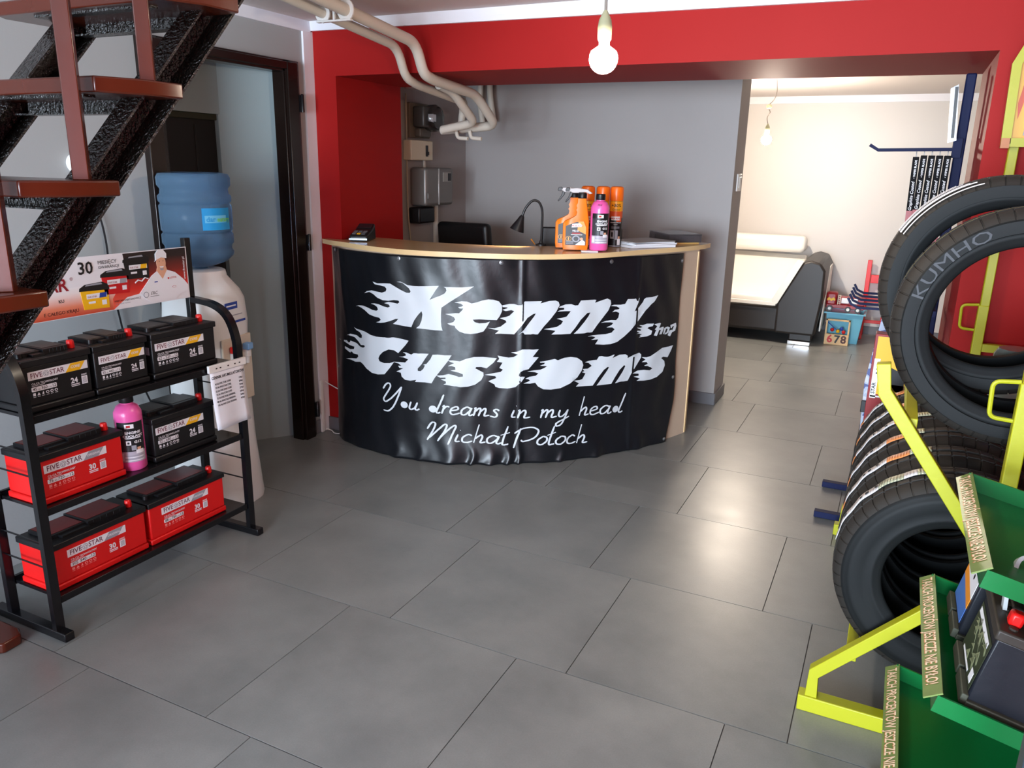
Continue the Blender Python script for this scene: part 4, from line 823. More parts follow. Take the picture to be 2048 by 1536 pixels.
# car batteries (front at x=0, left end y=0)
LWHT = mat('label_white', (226,226,232), .4); 
def battery(w_, kind, ah, amp, yrs, label, loc):
    t = thing('car_battery', label, 'car battery', (0,0,0), 'car batteries on the black rack')
    red = kind == 'red'; body = mat('red_battery_case', (208,20,20), .4, bump=.1, bscale=200) if red else mat('black_battery_case', (20,20,22), .42, bump=.1, bscale=200)
    d = .175; mb = MB(); mb.box(-d+.004, -.004, .004, w_-.004, .022, .150); mb.box(-d, 0, 0, w_, 0, .022); mb.build('case', body, t, bevel=.005)
    mb = MB(); mb.box(-d-.001, .002, -.001, w_+.001, .148, .170); mb.build('lid', BLKM, t, bevel=.003)
    mb = MB(); y1, y2, y3 = .06*w_+.012, .50*w_, w_-.055
    mb.box(-d+.018, -.045, y1, y2, .170, .183); mb.box(-d+.012, -.032, y2-.02, y3, .170, .187); mb.box(-.045, -.022, y1+.03, y2-.02, .170, .178)
    for i in range(5): mb.box(-.0315, -.0305, y2+i*(y3-y2)/5, y2+i*(y3-y2)/5+.002, .17, .186)
    top_ = mb.build('top_cover', BLKM, t, bevel=.003)
    tm = mat('red_tinted_sheet', (112,26,24), .35) if red else mat('dusty_grey_sheet', (62,58,54), .4)
    mb = MB(); mb.box(-d+.022, -.055, y1+.006, y2-.026, .1832, .1842); mb.box(-d+.016, -.05, y2-.012, y3-.008, .1872, .1882); mb.build('warning_sheet', tm, t)
    mb = MB(); mb.lathe([(.013,0),(.0125,.012),(.0115,.024),(.009,.027),(0,.027)], (-.05, w_-.032, .170), n=8); mb.build('red_terminal_cap', REDP, t, bevel=.001)
    mb = MB(); mb.lathe([(.011,0),(.010,.014),(0,.0145)], (-.05, .030, .170), n=12); mb.build('negative_terminal', BLKM, t)
    k = 1 if w_ < .26 else 1.12; off = max(.012, w_*.5-.115*k) if w_ < .26 else (w_-.245*k)*.62
    if w_ < .26: k = (w_-.028)/.205; off = .020
    F = ((-.0038, off, 0), (0,1,0), (0,0,1)); lb = MB()
    q = lambda a: a*k
    bz = .004
    lb.prism([(q(.0),.100+bz),(q(.2),.100+bz),(q(.2),.127+bz),(q(.0),.127+bz)], F, .0008, 0)
    lb.prism([(q(.122),.1002+bz),(q(.172),.1002+bz),(q(.192),.1268+bz),(q(.142),.1268+bz)], F, .0012, 2)
    lb.text(F, 'CORE' if not red else 'ORIGINAL', q(.157), .1105+bz, .0125*k if not red else .0098*k, 0, base=.0014, align='C', bold=.02, shear=.2)
    lb.text(F, 'FIVE', q(.007), .1062+bz, .0225*k, 1, base=.001, bold=.008, xs=.98); lb.text(F, 'STAR', q(.0695), .1062+bz, .0225*k, 1, base=.001, bold=.008, xs=.93)
    lb.disc(F, q(.0585), .1135+bz, .0095*k, .0011, 3); lb.disc(F, q(.0585), .1135+bz, .0078*k, .0013, 0)
    for i in range(5): a = 2*PI*i/5+PI/2; lb.disc(F, q(.0585)+.0045*k*math.cos(a), .1135+bz+.0045*k*math.sin(a), .0021*k, .0016, 3, n=8)
    lb.disc(F, q(.112), .120+bz, .0014, .0011, 3, n=8)
    wm = 0
    lb.text(F, 'CA-CA TECHNOLOGY', q(.008), .0885, .0085*k, wm, base=.0006, bold=.02, xs=1.0); lb.rect(F, q(.008), q(.050), .0845, .0858, .0006, wm)
    lb.prism([(q(.008),.0665),(q(.086),.0665),(q(.088),.0685),(q(.088),.079),(q(.086),.081),(q(.008),.081),(q(.006),.079),(q(.006),.0685)], F, .0006, wm)
    lb.text(F, ah, q(.010), .0695, .0135*k, 4, base=.0008, bold=.01); lb.text(F, 'Ah', q(.010)+.0165*k*(len(ah)/2.0), .0695, .0068*k, 4, base=.0008)
    lb.text(F, amp, q(.037), .0695, .0135*k, 4, base=.0008, bold=.01); lb.text(F, 'A EN', q(.0595), .0695, .0055*k, 4, base=.0008); lb.text(F, '12', q(.072), .0695, .0135*k, 4, base=.0008, bold=.01); lb.text(F, 'V', q(.084), .0695, .005*k, 4, base=.0008)
    for i in range(6):
        c_ = .013+i*.0142
        if i == 1: lb.prism([(q(c_-.005),.053),(q(c_+.005),.053),(q(c_),.062)], F, .0006, 5)
        elif i in (0,): lb.rect(F, q(c_-.004), q(c_+.004), .053, .062, .0006, 5)
        elif i == 2: lb.prism([(q(c_-.003),.053),(q(c_+.003),.054),(q(c_+.001),.0625),(q(c_-.002),.058)], F, .0006, 5)
        else: lb.disc(F, q(c_), .0575, .0052*k, .0006, 5, n=14, r2=.0045); lb.disc(F, q(c_), .0575, .003*k, .0009, 6, n=10, r2=.0025)
        lb.rect(F, q(c_-.0045), q(c_+.0045), .0485, .0498, .0006, 5)
    lb.text(F, yrs, q(.136), .0645, .024*k, wm, base=.0006, bold=.035); lb.rect(F, q(.136), q(.166), .0575, .0605, .0006, wm); lb.rect(F, q(.137), q(.166), .0525, .0548, .0006, wm)
    lb.rect(F, q(.174), q(.194), .0535, .080, .0006, wm); lb.rect(F, q(.174), q(.193), .083, .0845, .0006, wm); lb.rect(F, q(.174), q(.193), .0862, .0875, .0006, wm)
    for i in range(6): lb.rect(F, q(.177), q(.191), .0575+i*.0034, .0595+i*.0034, .0008, 3)
    lb.build('label', [LWHT, PRINTP, PRINTG if red else PRINTY, PRINTG, PRINTK, mat('pale_red_print', (236,140,136), .5) if red else LWHT, body], t, smooth=0)
    t.location = loc; return t
XF = -2.362
battery(.235, 'black', '45', '360', '24', 'black 45 Ah battery, leftmost on the top shelf of the rack', (XF, 1.412, .770))
battery(.212, 'black', '55', '460', '24', 'black 55 Ah battery in the middle of the top rack shelf', (XF, 1.656, .770))
b3 = battery(.300, 'black', '62', '520', '24', 'black 62 Ah battery, rightmost on top shelf, silver sticker on its end', (XF, 1.886, .770))
MB().rect(((-.14,.0035,.09),(1,0,0),(0,0,1)), 0, .12, 0, .028, .001).build('silver_sticker', mat('silver_sticker', (176,180,196), .4), b3, local=True)
battery(.315, 'red', '75', '720', '30', 'red 75 Ah battery with black lid at left of the middle shelf', (XF, 1.413, .458))
battery(.298, 'black', '72', '680', '24', 'black 72 Ah battery on the middle shelf, partly behind the price list', (XF, 1.852, .458))
battery(.372, 'red', '105', '940', '30', 'large red 105 Ah battery at left of the bottom shelf', (XF, 1.413, .143))
battery(.368, 'red', '88', '780', '30', 'large red 88 Ah battery at right of the bottom shelf', (XF, 1.797, .143))
# price list
t = thing('price_list', 'white printed price list hanging on right side of battery rack', 'price list', (-2.315,2.19,.52))
F = ((-2.318,2.095,.52),(0,1,0),(0,0,1))
vs = []; n_ = 8
mb = MB()
for i in range(n_+1):
    for j in range(n_+1): v = .235*j/n_; u = .178*i/n_; vs.append((-2.318+.012*(1-v/.235)**2+.004*math.sin(i*.8)*(1-v/.235), 2.098+u+.006*(1-v/.235), .52+v))
mb.add(vs, [(a*(n_+1)+b, (a+1)*(n_+1)+b, (a+1)*(n_+1)+b+1, a*(n_+1)+b+1) for a in range(n_) for b in range(n_)]); sh = mb.build('sheet', PAPER, t, smooth=180); m_ = sh.modifiers.new('t', 'SOLIDIFY'); m_.thickness = .0006
mb = MB(); mb.box(-2.325, -2.313, 2.092, 2.285, .752, .782); mb.build('holder_rail', WHITE, t, bevel=.002)
mb = MB()
for y in (2.125,2.145,2.185,2.22,2.245): mb.rect(((-2.3128,y,.764),(0,1,0),(0,0,1)), 0, .008, 0, .005, .0004)
mb.build('rail_slots', PRINTK, t)
def sheetpt(u, v): k_ = 1-v/.235; i = u/.178*n_; return Vector((-2.318+.012*k_**2+.004*math.sin(i*.8)*k_+.0012, 2.098+u+.006*k_, .52+v))
mb = MB(); mb.text(None, 'CENNIK AKUMULATORÓW', .09, .205, .0165, 0, align='C', bold=.02, xs=.82, fn=sheetpt)
for i, (a, b) in enumerate([('45 Ah FIVE STAR CORE','199zł'),('55 Ah FIVE STAR CORE','209zł'),('62 Ah FIVE STAR CORE','259zł'),('72 Ah FIVE STAR CORE','279zł'),('75 Ah FIVE STAR ORIGINAL','309zł'),('88 Ah FIVE STAR ORIGINAL','369zł'),('105 Ah FIVE STAR ORIGINAL','439zł')]):
    mb.text(None, a, .018, .180-i*.0142, .0105, 0, bold=.02, xs=.78, fn=sheetpt); mb.text(None, b, .162, .180-i*.0142, .0105, 0, bold=.02, xs=.85, align='R', fn=sheetpt)
mb.build('printing', PRINTK, t)
# header poster
t = thing('header_poster', 'printed advertising board with man in white cap above the rack', 'advertising board', (-2.56,1.8,1.01))
pm = MB(); pm.box(-2.562, -2.558, 1.37, 2.25, 1.008, 1.212); pm.build('board', LWHT, t)
F = ((-2.558,1.40,1.01),(0,1,0),(0,0,1))
ga = ramp_mat('poster_low_gradient', 2, .0, .10, [(0,(196,70,44)),(.35,(222,130,100)),(.8,(232,222,222)),(1,(232,232,236))])
gb = ramp_mat('poster_dark_gradient', 2, .02, .20, [(0,(226,90,70)),(.25,(206,40,30)),(.55,(120,34,24)),(.85,(36,22,20)),(1,(30,20,20))])
MB().rect(F, -.025, .60, .0, .10, .0004).build('lower_gradient', ga, t)
MB().prism([(.60,.0),(.62,.045),(.845,.045),(.845,.199),(.56,.199),(.57,.13),(.50,.04),(.50,.0)], F, .0007).build('dark_gradient', gb, t)
mb = MB(); W_, K_, R_, Y_, G_, S_, P_, B_ = range(8)
mb.prism([(.50,.0),(.845,.0),(.845,.045),(.62,.045),(.56,.038)], F, .0010, W_)
mb.text(F, '30', .375, .142, .060, K_, base=.0012, bold=.02); mb.text(F, 'MIESIĘCY', .455, .170, .0185, K_, base=.0012); mb.text(F, 'GWARANCJI', .455, .154, .015, K_, base=.0012)
mb.text(F, 'FIVE STAR', .335, .092, .062, P_, base=.0012, bold=.02, align='R'); mb.text(F, '®', .342, .125, .016, P_, base=.0012)
mb.text(F, 'KU', .312, .053, .016, K_, base=.0012, bold=.01, align='R'); mb.text(F, 'E CAŁEGO KRAJU', .362, .014, .0165, K_, base=.0012, align='R')
mb.text(F, 'KAJETAN KAJETANOWICZ', .505, .026, .0095, K_, base=.0014, xs=1.0); mb.text(F, 'PROFESOR WARSZ', .51, .016, .006, G_, base=.0014, xs=1.2)
def pic(u0, u1, v0, v1, body, tag_):
    h_ = v1-v0; w_ = u1-u0
    mb.prism([(u0+.008,v0+.004),(u1,v0),(u1+.002,v1-h_*.28),(u0,v1-h_*.24)], F, .0018, body)
    mb.prism([(u0-.004,v1-h_*.27),(u1+.006,v1-h_*.32),(u1+.004,v1-h_*.12),(u1-.02,v1),(u0+.02,v1-h_*.04),(u0-.002,v1-h_*.16)], F, .0022, K_)
    mb.prism([(u0+.02,v1-h_*.10),(u1-.02,v1-h_*.09),(u1-.024,v1-h_*.02),(u0+.025,v1-h_*.05)], F, .0024, G_)
    mb.rect(F, u0+w_*.2, u1-.006, v0+h_*.42, v0+h_*.60, .0024, W_); mb.rect(F, u1-w_*.35, u1-.01, v0+h_*.42, v0+h_*.60, .0026, tag_, sk=.004)
    mb.text(F, 'FIVE STAR', u0+w_*.23, v0+h_*.455, .0095, P_, base=.0027, xs=.85); mb.rect(F, u0+w_*.25, u0+w_*.5, v0+h_*.24, v0+h_*.32, .0022, W_); mb.rect(F, u1-w_*.26, u1-.01, v0+h_*.14, v0+h_*.32, .0022, W_)
pic(.56,.665,.10,.19, K_, Y_); pic(.463,.572,.055,.147, R_, G_); pic(.375,.483,.012,.108, Y_, B_)
# printed man: shirt, neck, face, cap
mb.prism([(.615,.045),(.655,.085),(.675,.105),(.705,.122),(.745,.122),(.785,.108),(.825,.075),(.845,.05),(.845,.03),(.80,.02),(.78,.005),(.66,.005),(.64,.02)], F, .0028, W_)
mb.prism([(.70,.122),(.724,.088),(.748,.122),(.742,.142),(.708,.142)], F, .0031, S_)
mb.disc(F, .724, .150, .021, .0033, S_, n=24, r2=.030); 
mb.prism([(.699,.160),(.70,.186),(.712,.199),(.738,.199),(.751,.184),(.750,.166),(.725,.171),(.706,.165),(.694,.158)], F, .0037, W_)
mb.disc(F, .716, .157, .0022, .0036, K_, n=8, r2=.0014); mb.disc(F, .733, .157, .0022, .0036, K_, n=8, r2=.0014); mb.prism([(.714,.137),(.735,.137),(.730,.132),(.719,.132)], F, .0036, W_); mb.prism([(.715,.129),(.734,.129),(.730,.122),(.719,.122)], F, .0036, G_)
mb.text(F, 'LOTOS', .757, .085, .010, R_, base=.0031, bold=.02); mb.disc(F, .751, .088, .004, .0031, R_, n=10); mb.rect(F, .685, .700, .078, .082, .0031, B_); mb.disc(F, .775, .052, .009, .0031, R_, n=14, r2=.004); mb.disc(F, .775, .052, .0075, .0033, W_, n=14, r2=.003)
mb.text(F, 'ERC', .662, .033, .017, K_, base=.0031, shear=.3); mb.disc(F, .642, .036, .012, .0031, G_, n=18); mb.disc(F, .642, .036, .009, .0034, W_, n=18); mb.rect(F, .66, .70, .026, .0275, .0031, K_)
mb.prism([(.60,.085),(.615,.094),(.63,.088),(.645,.10),(.66,.094),(.66,.097),(.644,.104),(.629,.092),(.614,.098),(.60,.089)], F, .0031, W_)
o_, u_, v_ = F; vt = ((-2.558,1.40+.838,1.01),(0,0,1),(0,-1,0)); 
MB().text(((-2.5565,2.234,1.085),(0,0,1),(0,-1,0)), 'www.fivestar.pl', 0, 0, .0145, 0, base=.0012, bold=.01).build('printed_address', PRINTW, t, smooth=0)
mb.build('printed_picture', [LWHT, PRINTK, PRINTR, PRINTY, PRINTG, MATS['skin_print'], mat('dark_red_print', (140,24,36), .45), PRINTB], t, smooth=0)
# ------------------------------------------------------------------ water dispenser
t = thing('water_dispenser', 'white floor standing water dispenser behind the battery rack', 'water dispenser', (-2.72,2.465,0))
DW = mat('dispenser_white', (222,224,224), .35); mx = Matrix.Translation((-2.72,2.465,0)) @ Matrix.Rotation(math.radians(9), 4, 'Z')
def rr(w_, d_, r, n=5): 
    o = []
    for (cx, cy, a0) in ((w_-r,d_-r,0),(-w_+r,d_-r,PI/2),(-w_+r,-d_+r,PI),(w_-r,-d_+r,1.5*PI)):
        for i in range(n+1): a = a0+PI/2*i/n; o.append((cx+r*math.cos(a), cy+r*math.sin(a)))
    return o
mb = MB(); secs = []
for z, s_, r in ((0,.165,.09),(.02,.168,.09),(.30,.155,.10),(.52,.150,.10),(.78,.152,.10),(.86,.156,.10),(.96,.156,.12),(1.0,.148,.135),(1.035,.125,.125),(1.06,.105,.105),(1.085,.10,.10),(1.09,.09,.09)):
    secs.append([(x, y, z) for x, y in rr(s_, s_, min(r, s_*.999))])
loft(mb, [[mx @ Vector(p) for p in s] for s in secs]); mb.f = [f[::-1] for f in mb.f]; mb.build('body', DW, t, smooth=40)
mb = MB(); mb.box(.146, .157, -.10, .10, .50, .80, mx=mx); mb.build('tap_recess', mat('cream_recess', (206,196,178), .5), t, bevel=.004)
for y, m_, nm in ((-.045, REDP, 'red_tap'), (.045, mat('tap_blue', (120,170,220), .4), 'blue_tap')):
    tp = MB().box(.156, .185, y-.012, y+.012, .70, .735, mx=mx).build('tap', WHITE, t, bevel=.004)
    MB().box(.162, .195, y-.018, y+.018, .735, .765, mx=mx).build(nm, m_, tp, bevel=.004)
    MB().lathe([(.008,0),(.010,.03)], n=10, mx=mx @ Matrix.Translation((.172,y,.672))).build('spout', WHITE, tp)
F = (mx @ Vector((.1565,0,.0)), (mx.to_3x3() @ Vector((0,1,0))), (0,0,1)); mb = MB(); mb.rect(F, -.065, .02, .925, .955, .001, 0); mb.text(F, 'watercooler', -.055, .933, .014, 1, base=.0014, bold=.02) if False else None
mb.rect(F, -.055, .01, .937, .943, .0014, 1); mb.rect(F, -.05, .07, .862, .872, .001, 0); mb.rect(F, -.04, .05, .895, .899, .001, 2); mb.build('label', [PRINTB, PRINTW, PRINTG], t)
t = thing('water_bottle', 'large blue water bottle upside down on the white dispenser', 'water bottle', (-2.72,2.465,1.09))
WB = mat('blue_polycarbonate', (130,168,200), .08, trans=.75, ior=1.08); c0 = (-2.72,2.465,0)
prof = [(.0,1.094),(.028,1.094),(.030,1.10),(.06,1.105),(.115,1.125),(.140,1.15),(.144,1.165),(.136,1.18),(.138,1.195),(.146,1.205),(.146,1.24),(.138,1.25),(.146,1.26),(.147,1.36),(.139,1.37),(.147,1.38),(.148,1.40),(.138,1.41),(.136,1.43),(.147,1.445),(.148,1.475),(.140,1.492),(.11,1.497),(.10,1.485),(0,1.48)]
b_ = MB().lathe(prof, c0, n=40, cap=False).build('bottle_shell', WB, t, smooth=60)
mb = MB(); vs = []
for i in range(9):
    a = math.radians(-34+i*6.5)
    for z in (1.265,1.355): vs.append((c0[0]+.1485*math.cos(a), c0[1]+.1485*math.sin(a), z))
mb.add(vs, [(2*i,2*i+2,2*i+3,2*i+1) for i in range(8)], 0)
vs = []
for i in range(7):
    a = math.radians(-30+i*6.5)
    for z in (1.295,1.325): vs.append((c0[0]+.1492*math.cos(a), c0[1]+.1492*math.sin(a), z))
mb.add(vs, [(2*i,2*i+2,2*i+3,2*i+1) for i in range(6)], 1)
def bp2(u, v): a = math.radians(-28)+u/.149; return Vector((c0[0]+.1498*math.cos(a), c0[1]+.1498*math.sin(a), v))
mb.text(None, 'dar', .0, 1.300, .03, 0, fn=bp2, bold=.02); mb.text(None, 'natury', .048, 1.300, .026, 2, fn=bp2, bold=.02)
mb.build('blue_label', [mat('label_cyan', (30,140,200), .4), mat('label_pale_blue', (96,176,214), .4), mat('label_green', (110,190,60), .4)], t)
# wall bits on the left
t = thing('wall_socket', 'round white surface socket on left wall seen under the stair', 'socket', (-2.94,2.1,1.52))
MB().lathe([(.038,0),(.038,.02),(.03,.034),(0,.036)], n=24, mx=Matrix.Translation((-2.94,2.09,1.525)) @ Matrix.Rotation(PI/2, 4, 'Y')).build('cover', WHITE, t)
MB().lathe([(.022,.03),(.02,.06),(.008,.07),(0,.07)], n=18, mx=Matrix.Translation((-2.94,2.09,1.525)) @ Matrix.Rotation(PI/2, 4, 'Y')).build('plug', WHITE, t)
o = MB().tube(crv([(-2.925,2.10,1.50),(-2.925,2.155,1.33),(-2.925,2.172,1.22),(-2.925,2.175,1.10),(-2.925,2.19,.93),(-2.925,2.23,.70),(-2.90,2.30,.45)], 6), .004, n=6).build('power_cord', BLKM, None); tag(o, 'black power cord hanging down the left wall behind the poster', 'power cord')
t = thing('floor_cable', 'thin white cable coming from the corner trim to behind the banner', 'cable')
MB().tube(crv([(-2.91,3.47,.02),(-2.88,3.485,.008),(-2.84,3.46,.006),(-2.79,3.47,.012),(-2.77,3.50,.03)], 6), .003, n=6).build('lower_loop', WHITE, t); MB().tube([(-2.925,3.50,.30),(-2.82,3.515,.255)], .003, n=6).build('upper_run', WHITE, t)
MB().box(-2.926, -2.912, 3.44, 3.462, 0.005, .32).build('cable_duct', WHITE, t, bevel=.002)
# ------------------------------------------------------------------ yellow tyre rack
YEL = mat('yellow_rack_paint', (168,168,28), .42, bump=.12, bscale=120, var=.03, vscale=30)
t = thing('tyre_rack', 'bright yellow square-tube tyre rack with two tiers of tyres', 'tyre rack', (.3,2.8,0))
for y in (2.188, 3.488):
    MB().bar((-.085,y,.025), (.72,y,.025), .045, .05).build('foot_bar', YEL, t, bevel=.003)
    MB().bar((.332,y,.05), (.332,y,1.065), .036, .036, upv=(1,0,0)).build('upright', YEL, t, bevel=.003)
    MB().bar((.334,y,1.062), (.334,y,2.0 if y > 3 else 2.1), .032, .032, upv=(1,0,0)).build('upright_extension', YEL, t, bevel=.003)
    MB().bars([(-.050,y,.05),(-.050,y,.128),(.316,y,.52)], .034, .034, upv=(0,1,0)).build('brace', YEL, t, bevel=.002)
    MB().bars([(.010,y,1.075),(.022,y,1.0),(.316,y,.595)], .034, .034, upv=(0,1,0)).build('brace', YEL, t, bevel=.002)
    MB().tube(fillet([(.316,y,1.065),(.258,y,1.060),(.262,y,.968),(.316,y,.965)], .018), .0055, n=8).build('handle', YEL, t)
for (x, z) in ((.040,.200), (.485,.195), (.095,.918), (.50,.90)): MB().bar((x,2.2,z), (x,3.48,z), .03, .03).build('rail', YEL, t, bevel=.002)
MB().bar((.64,2.188,.05), (.64,2.188,.2), .03, .03, upv=(1,0,0)).build('rear_post', YEL, t)
for y in (2.188, 3.488): MB().bar((.34,y,.195), (.50,y,.195), .03, .03).build('cross_bar', YEL, t); MB().bar((.34,y,.90), (.51,y,.90), .03, .03).build('cross_bar', YEL, t)
RUB = mat('tyre_rubber', (20,22,23), .6, bump=.1, bscale=150, spec=.25); RUBT = mat('tyre_tread_rubber', (34,30,26), .68, bump=.15, bscale=120); RUBL = mat('tyre_lettering', (27,28,36), .5)
def tyre(R, Ri, W_, label, loc, sticker=None, word=None, tilt=0.0):
    t = thing('tyre', label, 'tyre', (0,0,0), 'tyres on the yellow rack')
    nb = 52; A = []
    for i in range(nb):
        a = 2*PI*i/nb; p = 2*PI/nb
        A += [(a, 0), (a+p*.86, 0), (a+p*.885, 1), (a+p*.975, 1)]
    h = W_/2
    # tread profile: (axial, radial drop, notch depth)
    prof = [(-h+.004,.026,0),(-h+.010,.016,.004),(-h+.022,.006,.0045),(-h*.52,.001,.0045),(-h*.50,.008,0),(-h*.43,.008,0),(-h*.41,0,.003),(-.012,-.001,.003),(-.010,.008,0),(.010,.008,0),(.012,-.001,.003),(h*.41,0,.003),(h*.43,.008,0),(h*.50,.008,0),(h*.52,.001,.0045),(h-.022,.006,.0045),(h-.010,.016,.004),(h-.004,.026,0)]
    n = len(A); vs = []; fs = []
    for (y, dr, nd) in prof:
        for (a, k) in A: r = R-dr-(nd if k else 0); vs.append((r*math.cos(a), y, r*math.sin(a)))
    for j in range(len(prof)-1):
        for i in range(n): fs.append((j*n+i, (j+1)*n+i, (j+1)*n+(i+1) % n, j*n+(i+1) % n))
    MB().add(vs, [f[::-1] for f in fs]).build('tread', RUBT, t, smooth=30)
    sw = []
    side = [(R-.026,h-.004),(R-.030,h+.000),(R-.034,h+.002),(R-.040,h+.004),(R-.043,h+.006),((R+Ri)/2+.018,h+.008),((R+Ri)/2+.012,h+.0085),((R+Ri)/2-.012,h+.007),(Ri+.034,h+.002),(Ri+.030,h+.004),(Ri+.022,h+.002),(Ri+.012,h-.004),(Ri+.004,h-.006),(Ri,h-.012),(Ri+.004,h-.026),(Ri+.03,h-.022),((R+Ri)/2,h-.004),(R-.035,h-.02),(R-.022,h-.04)]
    for s in (-1, 1):
        mb = MB(); n2 = 96; V = []; F_ = []
        for (r, y) in side:
            for i in range(n2): a = 2*PI*i/n2; V.append((r*math.cos(a), s*y, r*math.sin(a)))
        for j in range(len(side)-1):
            for i in range(n2): F_.append((j*n2+i, j*n2+(i+1) % n2, (j+1)*n2+(i+1) % n2, (j+1)*n2+i))
        if s < 0: F_ = F_[:]
        else: F_ = [f[::-1] for f in F_]
        mb.add(V, F_); mb.build('sidewall', RUB, t, smooth=60)
    mb = MB(); V = []; F_ = []
    for y in (-h+.03, h-.03):
        for i in range(96): a = 2*PI*i/96; V.append(((R-.022)*math.cos(a), y, (R-.022)*math.sin(a)))
    F_ = [(i, (i+1) % 96, 96+(i+1) % 96, 96+i) for i in range(96)]; mb.add(V, F_); mb.build('inner_liner', RUB, t, smooth=60)
    if word:
        mb = MB(); rm = (R+Ri)/2-.012
        def fn(u, v): a = math.radians(word[1])-u/(rm+.01); r = rm+v; f_ = max(0, min(1, (r-Ri-.034)/(R-.043-Ri-.034))); y = h+.0085; return Vector((r*math.cos(a), -(y+.0022), r*math.sin(a)))
        mb.text(None, word[0], 0, 0, .042, 0, fn=fn, bold=0.0, xs=1.5); mb.text(None, 'SOLUS TA31', -.32, -.004, .016, 0, fn=fn, xs=1.2) if False else None
        mb.build('raised_lettering', RUBL, t, smooth=0)
    if sticker:
        a0, a1, yo, mats_, cuts = sticker
        mb = MB(); n3 = 40; wv = .024
        for i in range(n3):
            b0, b1 = a0+(a1-a0)*i/n3, a0+(a1-a0)*(i+1)/n3; f_ = i/n3; m_ = 0
            for (c0_, c1_, mm) in cuts:
                if c0_ <= f_ < c1_: m_ = mm
            q = []
            for b in (b0, b1):
                wob = .0015*math.sin(b*23)+.0012
                for y in (yo-wv, yo+wv): q.append(((R+.003+wob)*math.cos(b), y, (R+.003+wob)*math.sin(b)))
            mb.add(q, [(0,1,3,2)], m_)
        for (f_, wd) in ((.10,.008),(.22,.012),(.40,.006),(.47,.01),(.55,.008)):
            b = a0+(a1-a0)*f_; q = []
            for bb in (b, b+wd/R*1.2):
                for y in (yo-.006, yo+.007): q.append(((R+.0068)*math.cos(bb), y, (R+.0068)*math.sin(bb)))
            mb.add(q, [(0,1,3,2)], 3)
        s_ = mb.build('paper_sticker', mats_, t, smooth=60); so = s_.modifiers.new('t', 'SOLIDIFY'); so.thickness = .0006; so.offset = 1
    t.location = loc; t.rotation_euler = (0, 0, tilt); return t
STW_, STO, STS = mat('sticker_white', (214,212,216), .45), mat('sticker_orange', (226,142,84), .45), mat('sticker_silver', (190,196,170), .25, metal=.35, bump=.5, bscale=60)
D = math.radians
names = ['nearest tyre of the lower tier, facing the camera with a silver-green sticker', 'second tyre from the front of the lower tier with an orange-banded sticker', 'third tyre from the front of the lower tier', 'fourth tyre from the front of the lower tier', 'fifth tyre from the front of the lower tier', 'rearmost tyre of the lower tier, nearest the red wall']
for i in range(6):
    cuts = [(0,.10,1),(.62,.82,1),(.82,1,2)] if i else [(.0,.06,0),(.55,.75,2),(.85,1.01,2)]
    tyre(.308, .175, .180, names[i], (.262, 2.335+i*.2, .452), (D(172-2*i), D(103+3*(i % 3)), .012, [STW_, STO, STS, PRINTK], cuts))
names = None
u1 = tyre(.308, .213, .180, 'large tyre at the front of the upper tier with raised brand lettering', (.318, 2.372, 1.170), word=('KUMHO', 166))
u2 = tyre(.304, .216, .180, 'second tyre of the upper tier with thin white lines on its tread', (.268, 2.572, 1.247))
mb = MB()
for k, (y, r_) in enumerate(((-.0835,.2905),(-.0745,.2985),(-.066,.3015),(-.052,.3045),(-.03,.3062))):
    q = []
    for i in range(31):
        a = D(152-(46-3*k)*i/30)
        for dy, dr in ((0, 0), (.0035, .0025 if k < 2 else .0012)): q.append(((r_+dr)*math.cos(a), y+dy, (r_+dr)*math.sin(a)))
    mb.add(q, [(2*i,2*i+1,2*i+3,2*i+2) for i in range(30)])
mb.build('white_line', PRINTW, u2, local=True)
mb = MB(); q = []
for i in range(31):
    a = D(160-62*i/30)
    for dy in (0, .005): q.append((.3094*math.cos(a), -.042+dy, .3094*math.sin(a)))
mb.add(q, [(2*i,2*i+1,2*i+3,2*i+2) for i in range(30)]); mb.build('yellow_line', mat('pale_yellow_line', (226,226,160), .4), u1, local=True)
# yellow framed sign on top of the rack
t = thing('framed_sign', 'yellow framed sign panel fixed above the tyre rack at right edge', 'sign', (.5,3.46,1.8))
mb = MB(); mb.bars([(.30,3.43,1.66),(.292,3.43,1.93),(.335,3.43,2.03),(.42,3.43,2.09),(.74,3.43,2.09)], .03, .022, upv=(0,1,0)); mb.bars([(.292,3.43,1.665),(.74,3.43,1.665)], .03, .022, upv=(0,1,0)); mb.build('frame', YEL, t)
MB().prism([(.30,1.67),(.30,1.93),(.34,2.03),(.42,2.085),(.74,2.085),(.74,1.67)], ((0,3.452,0),(1,0,0),(0,0,1)), .008).build('panel', mat('amber_panel', (214,160,50), .4), t)
mb = MB(); fr = ((0,3.443,0),(1,0,0),(0,0,1)); mb.prism([(.318,1.80),(.325,1.745),(.335,1.80),(.338,1.88),(.330,1.91),(.325,1.85)], fr, .002, 0); mb.prism([(.352,1.70),(.345,1.95),(.40,2.05),(.70,2.05),(.70,1.70)], fr, .002, 1); mb.prism([(.350,1.69),(.40,1.69),(.40,1.73),(.352,1.725)], fr, .004, 2); mb.build('print', [mat('orange_red_print', (190,70,30), .4), mat('cream_print', (206,200,130), .4), mat('grey_block', (150,148,140), .4)], t)
MB().box(.285, .312, 3.415, 3.445, 1.645, 1.68).build('clamp', mat('rust_brown_clamp', (176,106,52), .4), t)
